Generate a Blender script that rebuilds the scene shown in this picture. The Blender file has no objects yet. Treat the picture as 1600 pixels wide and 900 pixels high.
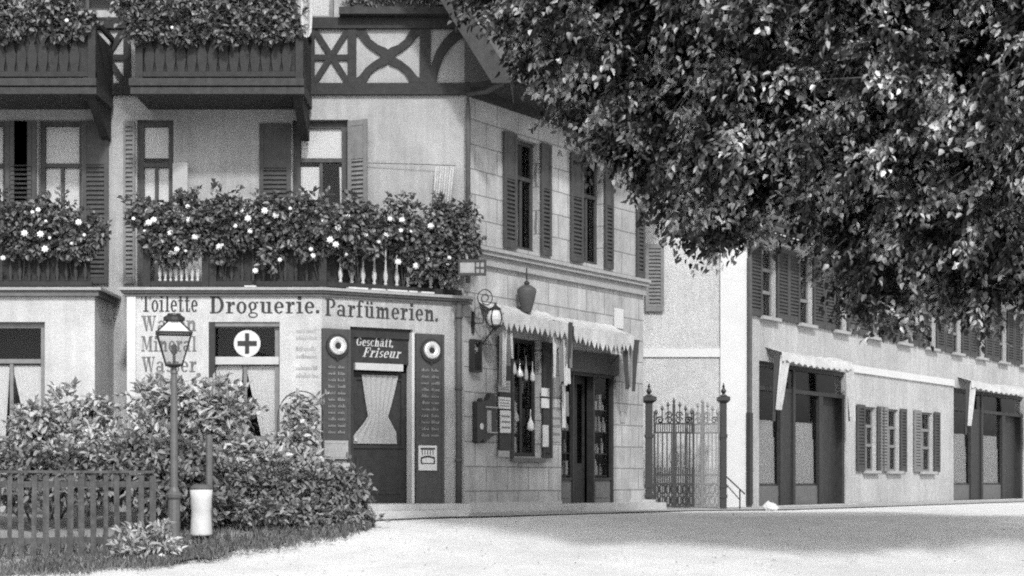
import bpy, math, random
import numpy as np
from mathutils import Vector

random.seed(7)
rng = np.random.default_rng(11)
R = math.radians
scene = bpy.context.scene
COL = scene.collection

# ------------------------------------------------------------------ camera constants
FPX, CX, CY, EYE = 2600.0, 800.0, 752.0, 0.58     # focal length in photo pixels, horizon row, eye height

# ------------------------------------------------------------------ materials
def mat(name, val, rough=0.85, amp=0.12, scale=6.0, bump=0.0, bscale=40.0, stain=0.0, metal=0.0, spec=0.3, streak=0.0, grain=0.0):
    m = bpy.data.materials.new(name); m.use_nodes = True
    nt = m.node_tree; nd = nt.nodes; lk = nt.links
    bs = nd['Principled BSDF']
    bs.inputs['Roughness'].default_value = rough
    bs.inputs['Metallic'].default_value = metal
    bs.inputs['Specular IOR Level'].default_value = spec
    tc = nd.new('ShaderNodeTexCoord')
    fac = None
    def add(node_out, a):
        nonlocal fac
        mr = nd.new('ShaderNodeMapRange')
        mr.inputs['From Min'].default_value = 0.25; mr.inputs['From Max'].default_value = 0.75
        mr.inputs['To Min'].default_value = 1 - a; mr.inputs['To Max'].default_value = 1 + a
        lk.new(node_out, mr.inputs['Value'])
        if fac is None: fac = mr.outputs[0]
        else:
            mu = nd.new('ShaderNodeMath'); mu.operation = 'MULTIPLY'
            lk.new(fac, mu.inputs[0]); lk.new(mr.outputs[0], mu.inputs[1]); fac = mu.outputs[0]
    def noise(s, det=6, stretch=None):
        n = nd.new('ShaderNodeTexNoise'); n.inputs['Scale'].default_value = s
        n.inputs['Detail'].default_value = det; n.inputs['Roughness'].default_value = 0.62
        if stretch:
            mp = nd.new('ShaderNodeMapping'); mp.inputs['Scale'].default_value = stretch
            lk.new(tc.outputs['Object'], mp.inputs['Vector']); lk.new(mp.outputs[0], n.inputs['Vector'])
        else: lk.new(tc.outputs['Object'], n.inputs['Vector'])
        return n.outputs['Fac']
    if amp: add(noise(scale), amp)
    if stain: add(noise(0.7, 8), stain)
    if streak: add(noise(3.0, 4, (3, 3, 0.25)), streak)
    if grain: add(noise(55, 3), grain)
    if fac is not None:
        mu = nd.new('ShaderNodeMath'); mu.operation = 'MULTIPLY'; mu.inputs[1].default_value = val
        lk.new(fac, mu.inputs[0])
        cb = nd.new('ShaderNodeCombineColor')
        for i in range(3): lk.new(mu.outputs[0], cb.inputs[i])
        lk.new(cb.outputs[0], bs.inputs['Base Color'])
    else:
        bs.inputs['Base Color'].default_value = (val, val, val, 1)
    if bump:
        b = nd.new('ShaderNodeBump'); b.inputs['Strength'].default_value = bump; b.inputs['Distance'].default_value = 0.02
        lk.new(noise(bscale, 5), b.inputs['Height']); lk.new(b.outputs[0], bs.inputs['Normal'])
    return m

def stone_mat(name, val):
    m = mat(name, val, 0.9, 0.20, 3.0, 0.0, stain=0.26, streak=0.16, grain=0.26)
    nt = m.node_tree; nd = nt.nodes; lk = nt.links; bs = nd['Principled BSDF']
    uv = nd.new('ShaderNodeUVMap')
    br = nd.new('ShaderNodeTexBrick')
    br.offset = 0.5; br.squash = 1.0
    br.inputs['Scale'].default_value = 1.0
    br.inputs['Brick Width'].default_value = 0.66; br.inputs['Row Height'].default_value = 0.42
    br.inputs['Mortar Size'].default_value = 0.011; br.inputs['Mortar Smooth'].default_value = 0.25
    br.inputs['Color1'].default_value = (0.93, 0.93, 0.93, 1); br.inputs['Color2'].default_value = (1.07, 1.07, 1.07, 1)
    br.inputs['Mortar'].default_value = (0.5, 0.5, 0.5, 1)
    # slightly wavering joints
    nz = nd.new('ShaderNodeTexNoise'); nz.inputs['Scale'].default_value = 2.2
    lk.new(uv.outputs[0], nz.inputs['Vector'])
    va = nd.new('ShaderNodeVectorMath'); va.operation = 'MULTIPLY_ADD'
    va.inputs[1].default_value = (0.035, 0.02, 0); lk.new(nz.outputs['Color'], va.inputs[0]); lk.new(uv.outputs[0], va.inputs[2])
    lk.new(va.outputs[0], br.inputs['Vector'])
    old = bs.inputs['Base Color'].links[0].from_socket
    mx = nd.new('ShaderNodeMix'); mx.data_type = 'RGBA'; mx.blend_type = 'MULTIPLY'
    mx.inputs['Factor'].default_value = 1.0
    lk.new(old, mx.inputs['A']); lk.new(br.outputs['Color'], mx.inputs['B'])
    lk.new(mx.outputs['Result'], bs.inputs['Base Color'])
    inv = nd.new('ShaderNodeMath'); inv.operation = 'SUBTRACT'; inv.inputs[0].default_value = 1.0
    lk.new(br.outputs['Fac'], inv.inputs[1])
    n2 = nd.new('ShaderNodeTexNoise'); n2.inputs['Scale'].default_value = 30; lk.new(uv.outputs[0], n2.inputs['Vector'])
    ad = nd.new('ShaderNodeMath'); ad.operation = 'MULTIPLY_ADD'; ad.inputs[1].default_value = 0.35
    lk.new(n2.outputs['Fac'], ad.inputs[0]); lk.new(inv.outputs[0], ad.inputs[2])
    b = nd.new('ShaderNodeBump'); b.inputs['Strength'].default_value = 0.6; b.inputs['Distance'].default_value = 0.015
    lk.new(ad.outputs[0], b.inputs['Height']); lk.new(b.outputs[0], bs.inputs['Normal'])
    return m

def leaf_mat(name, lo, hi, rough=0.42, spec=0.45, trans=0.25, power=1.3, patch=0.45, band=(.38, .64, 1.7)):
    m = bpy.data.materials.new(name); m.use_nodes = True
    nt = m.node_tree; nd = nt.nodes; lk = nt.links; bs = nd['Principled BSDF']
    g = nd.new('ShaderNodeNewGeometry')
    mr = nd.new('ShaderNodeMapRange'); mr.inputs['To Min'].default_value = lo; mr.inputs['To Max'].default_value = hi
    pw = nd.new('ShaderNodeMath'); pw.operation = 'POWER'; pw.inputs[1].default_value = power
    lk.new(g.outputs['Random Per Island'], pw.inputs[0])
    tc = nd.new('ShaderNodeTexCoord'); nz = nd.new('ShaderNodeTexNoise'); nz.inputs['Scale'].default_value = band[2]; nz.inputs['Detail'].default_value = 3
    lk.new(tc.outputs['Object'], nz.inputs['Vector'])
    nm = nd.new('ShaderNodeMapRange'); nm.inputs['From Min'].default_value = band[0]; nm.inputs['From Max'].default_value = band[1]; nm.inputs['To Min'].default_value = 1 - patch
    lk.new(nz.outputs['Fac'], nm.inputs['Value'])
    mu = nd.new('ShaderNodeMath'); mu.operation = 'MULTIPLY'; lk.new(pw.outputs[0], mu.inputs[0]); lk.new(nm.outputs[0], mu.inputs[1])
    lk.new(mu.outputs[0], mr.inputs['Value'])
    cb = nd.new('ShaderNodeCombineColor')
    for i in range(3): lk.new(mr.outputs[0], cb.inputs[i])
    lk.new(cb.outputs[0], bs.inputs['Base Color'])
    bs.inputs['Roughness'].default_value = rough; bs.inputs['Specular IOR Level'].default_value = spec
    tr = nd.new('ShaderNodeBsdfTranslucent'); lk.new(cb.outputs[0], tr.inputs['Color'])
    mx = nd.new('ShaderNodeMixShader'); mx.inputs[0].default_value = trans
    lk.new(bs.outputs[0], mx.inputs[1]); lk.new(tr.outputs[0], mx.inputs[2])
    lk.new(mx.outputs[0], nd['Material Output'].inputs['Surface'])
    return m

def glass_mat():
    m = bpy.data.materials.new('window_glass'); m.use_nodes = True
    nt = m.node_tree; nd = nt.nodes; lk = nt.links
    nd.remove(nd['Principled BSDF'])
    t = nd.new('ShaderNodeBsdfTransparent'); t.inputs[0].default_value = (.86, .86, .86, 1)
    g = nd.new('ShaderNodeBsdfGlossy'); g.inputs['Roughness'].default_value = 0.08; g.inputs['Color'].default_value = (.8, .8, .8, 1)
    tc = nd.new('ShaderNodeTexCoord'); n = nd.new('ShaderNodeTexNoise'); n.inputs['Scale'].default_value = 2.5
    lk.new(tc.outputs['Object'], n.inputs['Vector'])
    b = nd.new('ShaderNodeBump'); b.inputs['Strength'].default_value = 0.15; b.inputs['Distance'].default_value = 0.02
    lk.new(n.outputs['Fac'], b.inputs['Height']); lk.new(b.outputs[0], g.inputs['Normal'])
    fr = nd.new('ShaderNodeLayerWeight'); fr.inputs['Blend'].default_value = 0.25
    mx = nd.new('ShaderNodeMixShader'); lk.new(fr.outputs['Fresnel'], mx.inputs[0])
    lk.new(t.outputs[0], mx.inputs[1]); lk.new(g.outputs[0], mx.inputs[2])
    lk.new(mx.outputs[0], nd['Material Output'].inputs['Surface'])
    return m

M = dict(
    plaster=mat('grey_plaster', 0.30, 0.93, 0.10, 5, 0.35, 60, stain=0.26, streak=0.16, grain=0.28),
    white_wall=mat('whitewashed_plaster', 0.43, 0.92, 0.10, 5, 0.4, 60, stain=0.16, streak=0.12, grain=0.16),
    facet_wall=mat('shaded_whitewash', 0.35, 0.92, 0.12, 6, 0.4, 60, stain=0.22, streak=0.16, grain=0.20),  # same whitewash, with the shading of the angled front put into its colour
    stone=stone_mat('ashlar_stone', 0.34),
    trim=mat('cornice_stone', 0.30, 0.9, 0.15, 8, 0.3, 50, stain=0.1, grain=0.1),
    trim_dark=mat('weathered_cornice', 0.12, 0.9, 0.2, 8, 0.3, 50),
    c_wall=mat('pale_roughcast', 0.42, 0.95, 0.10, 9, 1.0, 35, stain=0.16, streak=0.1, grain=0.24),
    c_trim=mat('white_limewash', 0.52, 0.9, 0.05, 5, 0.2, 60, stain=0.05),
    c_side=mat('grey_roughcast', 0.37, 0.95, 0.10, 9, 0.9, 35, stain=0.2, streak=0.14, grain=0.24),
    timber=mat('dark_stained_timber', 0.028, 0.75, 0.3, 9, 0.4, 70, grain=0.2),
    timber2=mat('worn_brown_timber', 0.04, 0.8, 0.3, 9, 0.4, 70, streak=0.2, grain=0.2),
    shutter=mat('shutter_paint', 0.055, 0.65, 0.25, 10, 0.2, 60, streak=0.2),
    shutter_pale=mat('faded_shutter_paint', 0.16, 0.7, 0.2, 10, 0.2, 60, streak=0.2),
    panel=mat('painted_shutter_panel', 0.055, 0.6, 0.2, 12, 0.2, 60, streak=0.15, grain=0.15),
    frame_w=mat('pale_frame_paint', 0.42, 0.6, 0.1, 10),
    frame_g=mat('grey_frame_paint', 0.17, 0.6, 0.2, 10),
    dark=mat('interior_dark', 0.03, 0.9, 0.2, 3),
    door=mat('dark_door_varnish', 0.028, 0.5, 0.3, 8, 0.2, 60, streak=0.2),
    doorp=mat('door_panel_grey', 0.11, 0.6, 0.2, 8, 0.2, 60, grain=0.2),
    curtain=mat('lace_curtain', 0.56, 0.95, 0.08, 20, 0.2, 90),
    curtain_g=mat('grey_net_curtain', 0.30, 0.95, 0.12, 25, 0.2, 90, grain=0.2),
    cloth=mat('awning_canvas', 0.43, 0.95, 0.15, 8, 0.5, 30, stain=0.25, grain=0.15),
    cloth_mid=mat('greyed_awning_canvas', 0.36, 0.95, 0.2, 8, 0.5, 30, stain=0.25, grain=0.15),
    cloth_g=mat('striped_awning_grey', 0.16, 0.95, 0.15, 8, 0.3, 40),
    drape_dark=mat('dark_awning_stripe', 0.045, 0.95, 0.15, 8, 0.3, 40),
    iron=mat('black_iron', 0.02, 0.5, 0.2, 12, 0.2, 60, spec=0.5),
    iron_g=mat('sunlit_grey_iron', 0.24, 0.6, 0.2, 12),  # lit copy of the gate iron: glare on the open leaf put into colour
    pipe=mat('zinc_pipe', 0.07, 0.6, 0.25, 6, grain=0.15),
    lamp=mat('lamp_post_paint', 0.09, 0.55, 0.2, 10, spec=0.5),
    white=mat('white_enamel', 0.52, 0.5, 0.12, 8, stain=0.16, grain=0.1),
    paper=mat('printed_paper', 0.55, 0.9, 0.1, 20),
    paper_g=mat('grey_card', 0.30, 0.9, 0.2, 20),
    ink=mat('faded_sign_paint', 0.035, 0.8, 0.35, 14, grain=0.25),
    ink_faded=mat('very_faded_sign_paint', 0.13, 0.8, 0.4, 9, grain=0.3),
    ink_ghost=mat('ghost_of_sign_paint', 0.27, 0.8, 0.4, 9, grain=0.3),
    gilt=mat('gilt_lettering', 0.46, 0.5, 0.25, 14),
    chalk=mat('dim_list_lettering', 0.20, 0.7, 0.3, 20),
    basin=mat('polished_basin', 0.75, 0.25, 0.05, 8, metal=0.6),
    roof=mat('roof_tiles', 0.10, 0.9, 0.25, 6, 0.6, 12, grain=0.2),
    step=mat('worn_step_stone', 0.42, 0.9, 0.12, 6, 0.4, 40, grain=0.1),
    road=mat('dusty_gravel_road', 0.62, 0.97, 0.10, 1.6, 0.5, 45, stain=0.14, grain=0.14),
    fence=mat('weathered_picket_wood', 0.07, 0.9, 0.4, 7, 0.5, 40, streak=0.35, grain=0.3),
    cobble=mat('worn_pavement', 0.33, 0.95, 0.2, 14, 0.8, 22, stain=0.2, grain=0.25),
    litter=leaf_mat('ground_litter', 0.20, 0.50, 0.8, 0.2, 0.0),
    verge=mat('verge_earth', 0.24, 0.97, 0.2, 4, 0.6, 25, stain=0.2, grain=0.2),
    bark=mat('tree_bark', 0.06, 0.95, 0.35, 12, 1.0, 25, streak=0.3),
    leaf_tree=leaf_mat('tree_leaf', 0.010, 0.80, 0.42, 0.3, 0.06, 1.0, 0.985, (.46, .66, 2.3)),  # sun highlights and deep shade among the sprays painted into the leaf colour
    leaf_shrub=leaf_mat('shrub_leaf', 0.20, 0.66, 0.42, 0.6),
    leaf_hedge=leaf_mat('hedge_leaf', 0.09, 0.38, 0.5, 0.4),
    leaf_vine=leaf_mat('balcony_leaf', 0.05, 0.30, 0.42, 0.6),
    grass=leaf_mat('verge_grass', 0.10, 0.26, 0.6, 0.2),
    petal=mat('white_petals', 0.72, 0.8, 0.04, 20),
    soil=mat('planter_wood', 0.05, 0.9, 0.2, 9),
    glass=glass_mat(),
    lampglass=mat('milky_lantern_glass', 0.52, 0.2, 0.08, 6, spec=0.5),
)

# ------------------------------------------------------------------ object helpers
ORG = {}
def thing(name, label, cat, loc=(0, 0, 0), group=None):
    o = bpy.data.objects.new(name, None); COL.objects.link(o)
    o.location = loc; o.empty_display_size = 0.2
    o['label'] = label; o['category'] = cat
    if group: o['group'] = group
    ORG[o.name] = Vector(loc)
    return o
def tag(o, label=None, cat=None, group=None, kind=None):
    if label: o['label'] = label
    if cat: o['category'] = cat
    if group: o['group'] = group
    if kind: o['kind'] = kind
    return o

def copy_thing(o, shift, label=None):
    """a thing copied with its parts and their sub-parts, moved by shift"""
    def rec(src, par):
        c = src.copy(); COL.objects.link(c)
        if par: c.parent = par
        for ch in src.children: rec(ch, c)
        return c
    r = rec(o, None); r.location = o.location + Vector(shift)
    if label: r['label'] = label
    return r

class Fr:
    """a wall plane: origin in plan, direction along the wall, outward normal"""
    def __init__(s, p, q):
        s.o = Vector((p[0], p[1])); d = Vector((q[0] - p[0], q[1] - p[1])); s.L = d.length
        s.d = d.normalized(); s.n = Vector((s.d.y, -s.d.x))
    def P(s, u, d, z):
        v = s.o + s.d * u + s.n * d
        return (v.x, v.y, z)
    def U(s, px, d=0):
        k = (px - CX) / FPX; o = s.o + s.n * d
        return (k * o.y - o.x) / (s.d.x - k * s.d.y)
    def Z(s, px, py, d=0):
        u = s.U(px, d); y = (s.o + s.n * d + s.d * u).y
        return EYE + (CY - py) / FPX * y

class MB:
    def __init__(s): s.v = []; s.f = []; s.uv = []
    def add(s, vs, fs, uvs=None):
        k = len(s.v); s.v += [tuple(v) for v in vs]
        s.uv += uvs if uvs else [(v[0], v[2]) for v in vs]
        s.f += [tuple(i + k for i in f) for f in fs]
        return s
    def box(s, F, u0, u1, d0, d1, z0, z1, dz=0.0):
        vs = [F.P(u, d, z) for z in (z0, z1) for d in (d0, d1) for u in (u0, u1)]
        uv = [(u, z) for z in (z0, z1) for d in (d0, d1) for u in (u0, u1)]
        return s.add(vs, [(0, 1, 3, 2), (4, 6, 7, 5), (2, 3, 7, 6), (0, 4, 5, 1), (0, 2, 6, 4), (1, 5, 7, 3)], uv)
    def prism(s, F, pts, d0, d1):
        n = len(pts)
        vs = [F.P(u, d, z) for d in (d0, d1) for u, z in pts]
        uv = [p for d in (d0, d1) for p in pts]
        fs = [tuple(range(n))[::-1], tuple(range(n, 2 * n))]
        fs += [(i, (i + 1) % n, n + (i + 1) % n, n + i) for i in range(n)]
        return s.add(vs, fs, uv)
    def band(s, F, pts, w, d0, d1):
        """a strip of width w along the polyline pts in (u,z)"""
        n = len(pts); L = []; Rr = []
        for i, p in enumerate(pts):
            a = pts[max(i - 1, 0)]; b = pts[min(i + 1, n - 1)]
            t = Vector((b[0] - a[0], b[1] - a[1])).normalized(); q = Vector((-t.y, t.x))
            ww = w[i] if isinstance(w, (list, tuple)) else w
            L.append((p[0] + q.x * ww / 2, p[1] + q.y * ww / 2)); Rr.append((p[0] - q.x * ww / 2, p[1] - q.y * ww / 2))
        for i in range(n - 1):
            s.prism(F, [Rr[i], Rr[i + 1], L[i + 1], L[i]], d0, d1)
        return s
    def tube(s, pts, r, n=8, caps=True):
        pts = [Vector(p) for p in pts]; rings = []
        for i, p in enumerate(pts):
            t = (pts[min(i + 1, len(pts) - 1)] - pts[max(i - 1, 0)]).normalized()
            a = t.cross(Vector((0, 0, 1)) if abs(t.z) < .9 else Vector((1, 0, 0))).normalized(); b = t.cross(a)
            rr = r[i] if isinstance(r, (list, tuple)) else r
            rings.append([p + (a * math.cos(2 * math.pi * j / n) + b * math.sin(2 * math.pi * j / n)) * rr for j in range(n)])
        k = [v for rg in rings for v in rg]
        fs = [(i * n + j, (i + 1) * n + j, (i + 1) * n + (j + 1) % n, i * n + (j + 1) % n) for i in range(len(pts) - 1) for j in range(n)]
        if caps: fs += [tuple(range(n)), tuple(range((len(pts) - 1) * n, len(pts) * n))[::-1]]
        return s.add(k, fs)
    def lathe(s, c, prof, n=16, sq=1.0, rot=0.0):
        vs = [(c[0] + r * math.cos(2 * math.pi * j / n + rot), c[1] + r * sq * math.sin(2 * math.pi * j / n + rot), c[2] + z) for r, z in prof for j in range(n)]
        m = len(prof)
        fs = [(i * n + j, i * n + (j + 1) % n, (i + 1) * n + (j + 1) % n, (i + 1) * n + j) for i in range(m - 1) for j in range(n)]
        fs += [tuple(range(n))[::-1], tuple(range((m - 1) * n, m * n))]
        return s.add(vs, fs)
    def disc(s, F, u, z, r, d0, d1, n=28, r2=None):
        return s.prism(F, [(u + r * math.cos(2 * math.pi * i / n), z + (r2 or r) * math.sin(2 * math.pi * i / n)) for i in range(n)], d0, d1)
    def cloth(s, F, pts_top, pts_bot, waves, amp, d, n=24, m=8):
        """hanging fabric between a top edge and a bottom edge, each (u0,u1,z), rippled in depth"""
        vs = []; uv = []
        for j in range(m + 1):
            t = j / m
            for i in range(n + 1):
                a = i / n
                u = (pts_top[0] + (pts_top[1] - pts_top[0]) * a) * (1 - t) + (pts_bot[0] + (pts_bot[1] - pts_bot[0]) * a) * t
                z = pts_top[2] * (1 - t) + pts_bot[2] * t
                dd = d + amp * math.sin(a * waves * 2 * math.pi + t * 0.7) * (0.4 + 0.6 * t)
                vs.append(F.P(u, dd, z)); uv.append((u, z))
        k = n + 1
        return s.add(vs, [(j * k + i, j * k + i + 1, (j + 1) * k + i + 1, (j + 1) * k + i) for j in range(m) for i in range(n)], uv)
    def build(s, name, m, parent=None, smooth=False, label=None):
        me = bpy.data.meshes.new(name)
        if parent is None:
            a = np.array(s.v); o = Vector(((a[:, 0].min() + a[:, 0].max()) / 2, (a[:, 1].min() + a[:, 1].max()) / 2, a[:, 2].min()))
        else: o = ORG[parent.name]
        me.from_pydata([(v[0] - o.x, v[1] - o.y, v[2] - o.z) for v in s.v], [], s.f)
        uvl = me.uv_layers.new(name='UVMap')
        li = np.empty(len(me.loops), dtype=np.int32); me.loops.foreach_get('vertex_index', li)
        uvl.data.foreach_set('uv', np.array(s.uv, dtype=np.float32)[li].ravel())
        if smooth: me.polygons.foreach_set('use_smooth', [True] * len(me.polygons))
        me.materials.append(m); me.validate(); me.update()
        ob = bpy.data.objects.new(name, me); COL.objects.link(ob)
        if parent is None: ob.location = o
        else: ob.parent = parent
        ORG[ob.name] = o
        if label: ob['label'] = label
        return ob

def leaf_arrays(c, ax, nr, L, W):
    """numpy leaves: centre of base, axis, approximate normal, length, width -> verts, faces"""
    c = np.asarray(c, float); N = len(c)
    ax = ax / np.linalg.norm(ax, axis=1, keepdims=True)
    sd = np.cross(ax, nr); sd /= np.linalg.norm(sd, axis=1, keepdims=True) + 1e-9
    nr = np.cross(sd, ax)
    L = L[:, None]; W = W[:, None]
    up = nr * W * 0.22
    v = np.stack([c, c + ax * L * .33 + sd * W * .5 + up, c + ax * L * .72 + sd * W * .34 + up * .8 - nr * L * .06, c + ax * L - nr * L * .16,
                  c + ax * L * .72 - sd * W * .34 + up * .8 - nr * L * .06, c + ax * L * .33 - sd * W * .5 + up], 1)
    b = (np.arange(N) * 6)[:, None]
    f = np.concatenate([b + np.array([[0, 1, 2, 3]]), b + np.array([[0, 3, 4, 5]])], 1).reshape(-1, 4)
    return v.reshape(-1, 3), f
def leaf_mesh(name, v, f, m, parent=None, origin=None):
    o = ORG[parent.name] if parent else Vector(origin or (0, 0, 0))
    me = bpy.data.meshes.new(name)
    v = v - np.array(o)
    me.vertices.add(len(v)); me.vertices.foreach_set('co', v.astype(np.float32).ravel())
    me.loops.add(len(f) * 4); me.loops.foreach_set('vertex_index', f.astype(np.int32).ravel())
    me.polygons.add(len(f)); me.polygons.foreach_set('loop_start', (np.arange(len(f)) * 4).astype(np.int32))
    me.update(calc_edges=True); me.materials.append(m)
    ob = bpy.data.objects.new(name, me); COL.objects.link(ob)
    if parent: ob.parent = parent
    else: ob.location = o
    ORG[ob.name] = o
    return ob
def unit(n):
    a = rng.normal(size=(n, 3)); return a / np.linalg.norm(a, axis=1, keepdims=True)

# ------------------------------------------------------------------ ground profile
def gz(x, y):
    """street falls towards the viewer"""
    t = [(-50, -1.05), (8, -1.05), (14, -0.95), (20, -0.68), (22.5, -0.48), (24, -0.27), (25.4, -0.07), (26.4, 0.0), (400, 0.0)]
    for (a, za), (b, zb) in zip(t, t[1:]):
        if y <= b:
            k = max(0, (y - a) / (b - a)); return za + (zb - za) * k
    return 0.0

# ------------------------------------------------------------------ frames of the two houses
CORNER = (-0.80, 28.0)
BD = Vector((0.558, 0.830)).normalized()
A = Fr((0, 28.0), (1, 28.0))
B = Fr(CORNER, (CORNER[0] + BD.x, CORNER[1] + BD.y))
G_Y = 26.72
GX1 = (503 - CX) / FPX * G_Y
G = Fr((0, G_Y), (1, G_Y))
H = Fr((GX1, G_Y), CORNER)
C1Y = 34.5
CC = ((1165 - CX) / FPX * C1Y, C1Y)
C1 = Fr((0, C1Y), (1, C1Y))
C2 = Fr(CC, (CC[0] + BD.x, CC[1] + BD.y))
B_END = B.U(1005)

house = thing('corner_house', 'half timbered corner house with stone side front and shop on its ground floor', 'house', (-4, 29, 0))
house2 = thing('neighbour_house', 'pale roughcast two storey house behind the iron gate with shopfront and shuttered windows', 'house', (5.5, 36, 0))

# ------------------------------------------------------------------ walls with openings
def wall(F, u0, u1, z0, z1, holes, name, m, parent, depth=0.28):
    us = sorted({u0, u1} | {h[i] for h in holes for i in (0, 1) if u0 < h[i] < u1})
    zs = sorted({z0, z1} | {h[i] for h in holes for i in (2, 3) if z0 < h[i] < z1})
    b = MB()
    for i in range(len(us) - 1):
        for j in range(len(zs) - 1):
            cu, cz = (us[i] + us[i + 1]) / 2, (zs[j] + zs[j + 1]) / 2
            if any(h[0] < cu < h[1] and h[2] < cz < h[3] for h in holes): continue
            q = [(us[i], zs[j]), (us[i + 1], zs[j]), (us[i + 1], zs[j + 1]), (us[i], zs[j + 1])]
            b.add([F.P(u, 0, z) for u, z in q], [(0, 1, 2, 3)], q)
    for a0, a1, c0, c1 in holes:
        for q in ([(a0, c0), (a0, c1)], [(a1, c1), (a1, c0)], [(a0, c1), (a1, c1)], [(a1, c0), (a0, c0)]):
            b.add([F.P(q[0][0], 0, q[0][1]), F.P(q[1][0], 0, q[1][1]), F.P(q[1][0], -depth, q[1][1]), F.P(q[0][0], -depth, q[0][1])], [(0, 1, 2, 3)],
                  [(q[0][0], q[0][1]), (q[1][0], q[1][1]), (q[1][0] + .1, q[1][1]), (q[0][0] + .1, q[0][1])])
    return b.build(name, m, parent)

def shutter(F, parent, u0, u1, z0, z1, m, louv=(0.0, 1.0), d=0.03, hinge=None, ang=0):
    """a louvred leaf lying against the wall, or swung out by ang degrees about its hinge edge"""
    FF, w = F, u1 - u0
    if ang:
        h = u0 if hinge == 'l' else u1
        o = F.o + F.d * h
        a = R(ang)
        dv = F.d * math.cos(a) + F.n * math.sin(a) * (1 if hinge == 'l' else -1)
        FF = Fr((o.x, o.y), (o.x + dv.x, o.y + dv.y))
        u0, u1 = (0, w) if hinge == 'l' else (-w, 0)
    b = MB(); s = min(0.07, w * 0.2); t = 0.035
    b.box(FF, u0, u0 + s, d, d + t, z0, z1); b.box(FF, u1 - s, u1, d, d + t, z0, z1)
    b.box(FF, u0 + s, u1 - s, d + .002, d + t - .002, z1 - 0.09, z1); b.box(FF, u0 + s, u1 - s, d + .002, d + t - .002, z0, z0 + 0.1)
    H_ = z1 - z0; la, lb = z0 + 0.1 + louv[0] * (H_ - .19), z0 + 0.1 + louv[1] * (H_ - .19)
    if louv[1] < 0.99:
        b.box(FF, u0 + s, u1 - s, d + .004, d + t - .01, lb, z1 - .09)
        b.box(FF, u0 + s, u1 - s, d + .002, d + t - .002, lb - 0.03, lb + .03)
    if louv[0] > 0.01: b.box(FF, u0 + s, u1 - s, d + .004, d + t - .01, z0 + .1, la)
    n = max(3, int((lb - la) / 0.075))
    for i in range(n):
        z = la + (i + .5) * (lb - la) / n
        p = [FF.P(u, dd, zz) for dd, zz in ((d + .002, z + .022), (d + t, z - .022), (d + t, z - .034), (d + .002, z + .010)) for u in (u0 + s, u1 - s)]
        b.add(p, [(0, 1, 3, 2), (2, 3, 5, 4), (4, 5, 7, 6), (6, 7, 1, 0)])
    b.box(FF, u0 + s, u1 - s, d - .004, d + .001, la, lb)
    return b.build('shutter', m, parent)

def window(F, parent, u0, u1, z0, z1, m=None, mull=1, trans=(0.65,), fw=0.06, d=-0.14, curtains=(), sill=None, up_blind=None, smat=None, glass=True):
    """frame + pane + curtains + sill; curtains = (a0,a1,b0,b1,t0,t1) in window fractions"""
    m = m or M['frame_g']
    b = MB(); t = 0.06
    b.box(F, u0, u0 + fw, d - t, d, z0, z1); b.box(F, u1 - fw, u1, d - t, d, z0, z1)
    b.box(F, u0 + fw, u1 - fw, d - t + .002, d - .002, z1 - fw, z1); b.box(F, u0 + fw, u1 - fw, d - t + .002, d - .002, z0, z0 + fw)
    zt = [z0 + (z1 - z0) * k for k in trans]
    for z in zt: b.box(F, u0 + fw, u1 - fw, d - t + .004, d + .012, z - .035, z + .035)
    for k in range(1, mull + 1):
        u = u0 + (u1 - u0) * k / (mull + 1)
        b.box(F, u - .028, u + .028, d - t + .006, d - .004, z0 + fw, zt[-1] - .035 if (zt and mull == 1) else z1 - fw)
    w = b.build('window', m, parent)
    if glass:
        g = MB().add([F.P(u0 + fw * .5, d - .03, z0), F.P(u1 - fw * .5, d - .03, z0), F.P(u1 - fw * .5, d - .03, z1), F.P(u0 + fw * .5, d - .03, z1)], [(0, 1, 2, 3)])
        g.build('pane', M['glass'], w)
    W_, H_ = u1 - u0, z1 - z0
    for i, cu in enumerate(curtains):
        a0, a1, b0, b1, t0, t1 = cu[:6]
        c = MB().cloth(F, (u0 + a0 * W_, u0 + a1 * W_, z0 + t1 * H_), (u0 + b0 * W_, u0 + b1 * W_, z0 + t0 * H_), 3 + 2 * abs(a1 - a0) * 5, .012, d - .055)
        c.build('curtain', cu[6] if len(cu) > 6 else M['curtain'], w, smooth=True)
    if sill:
        MB().box(F, u0 - .08, u1 + .08, -.12, sill, z0 - .07, z0 - .002).build('sill', smat or M['trim'], w)
    return w

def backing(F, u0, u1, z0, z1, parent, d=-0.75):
    MB().box(F, u0, u1, d - .05, d, z0, z1).build('interior_wall', M['dark'], parent)

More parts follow.
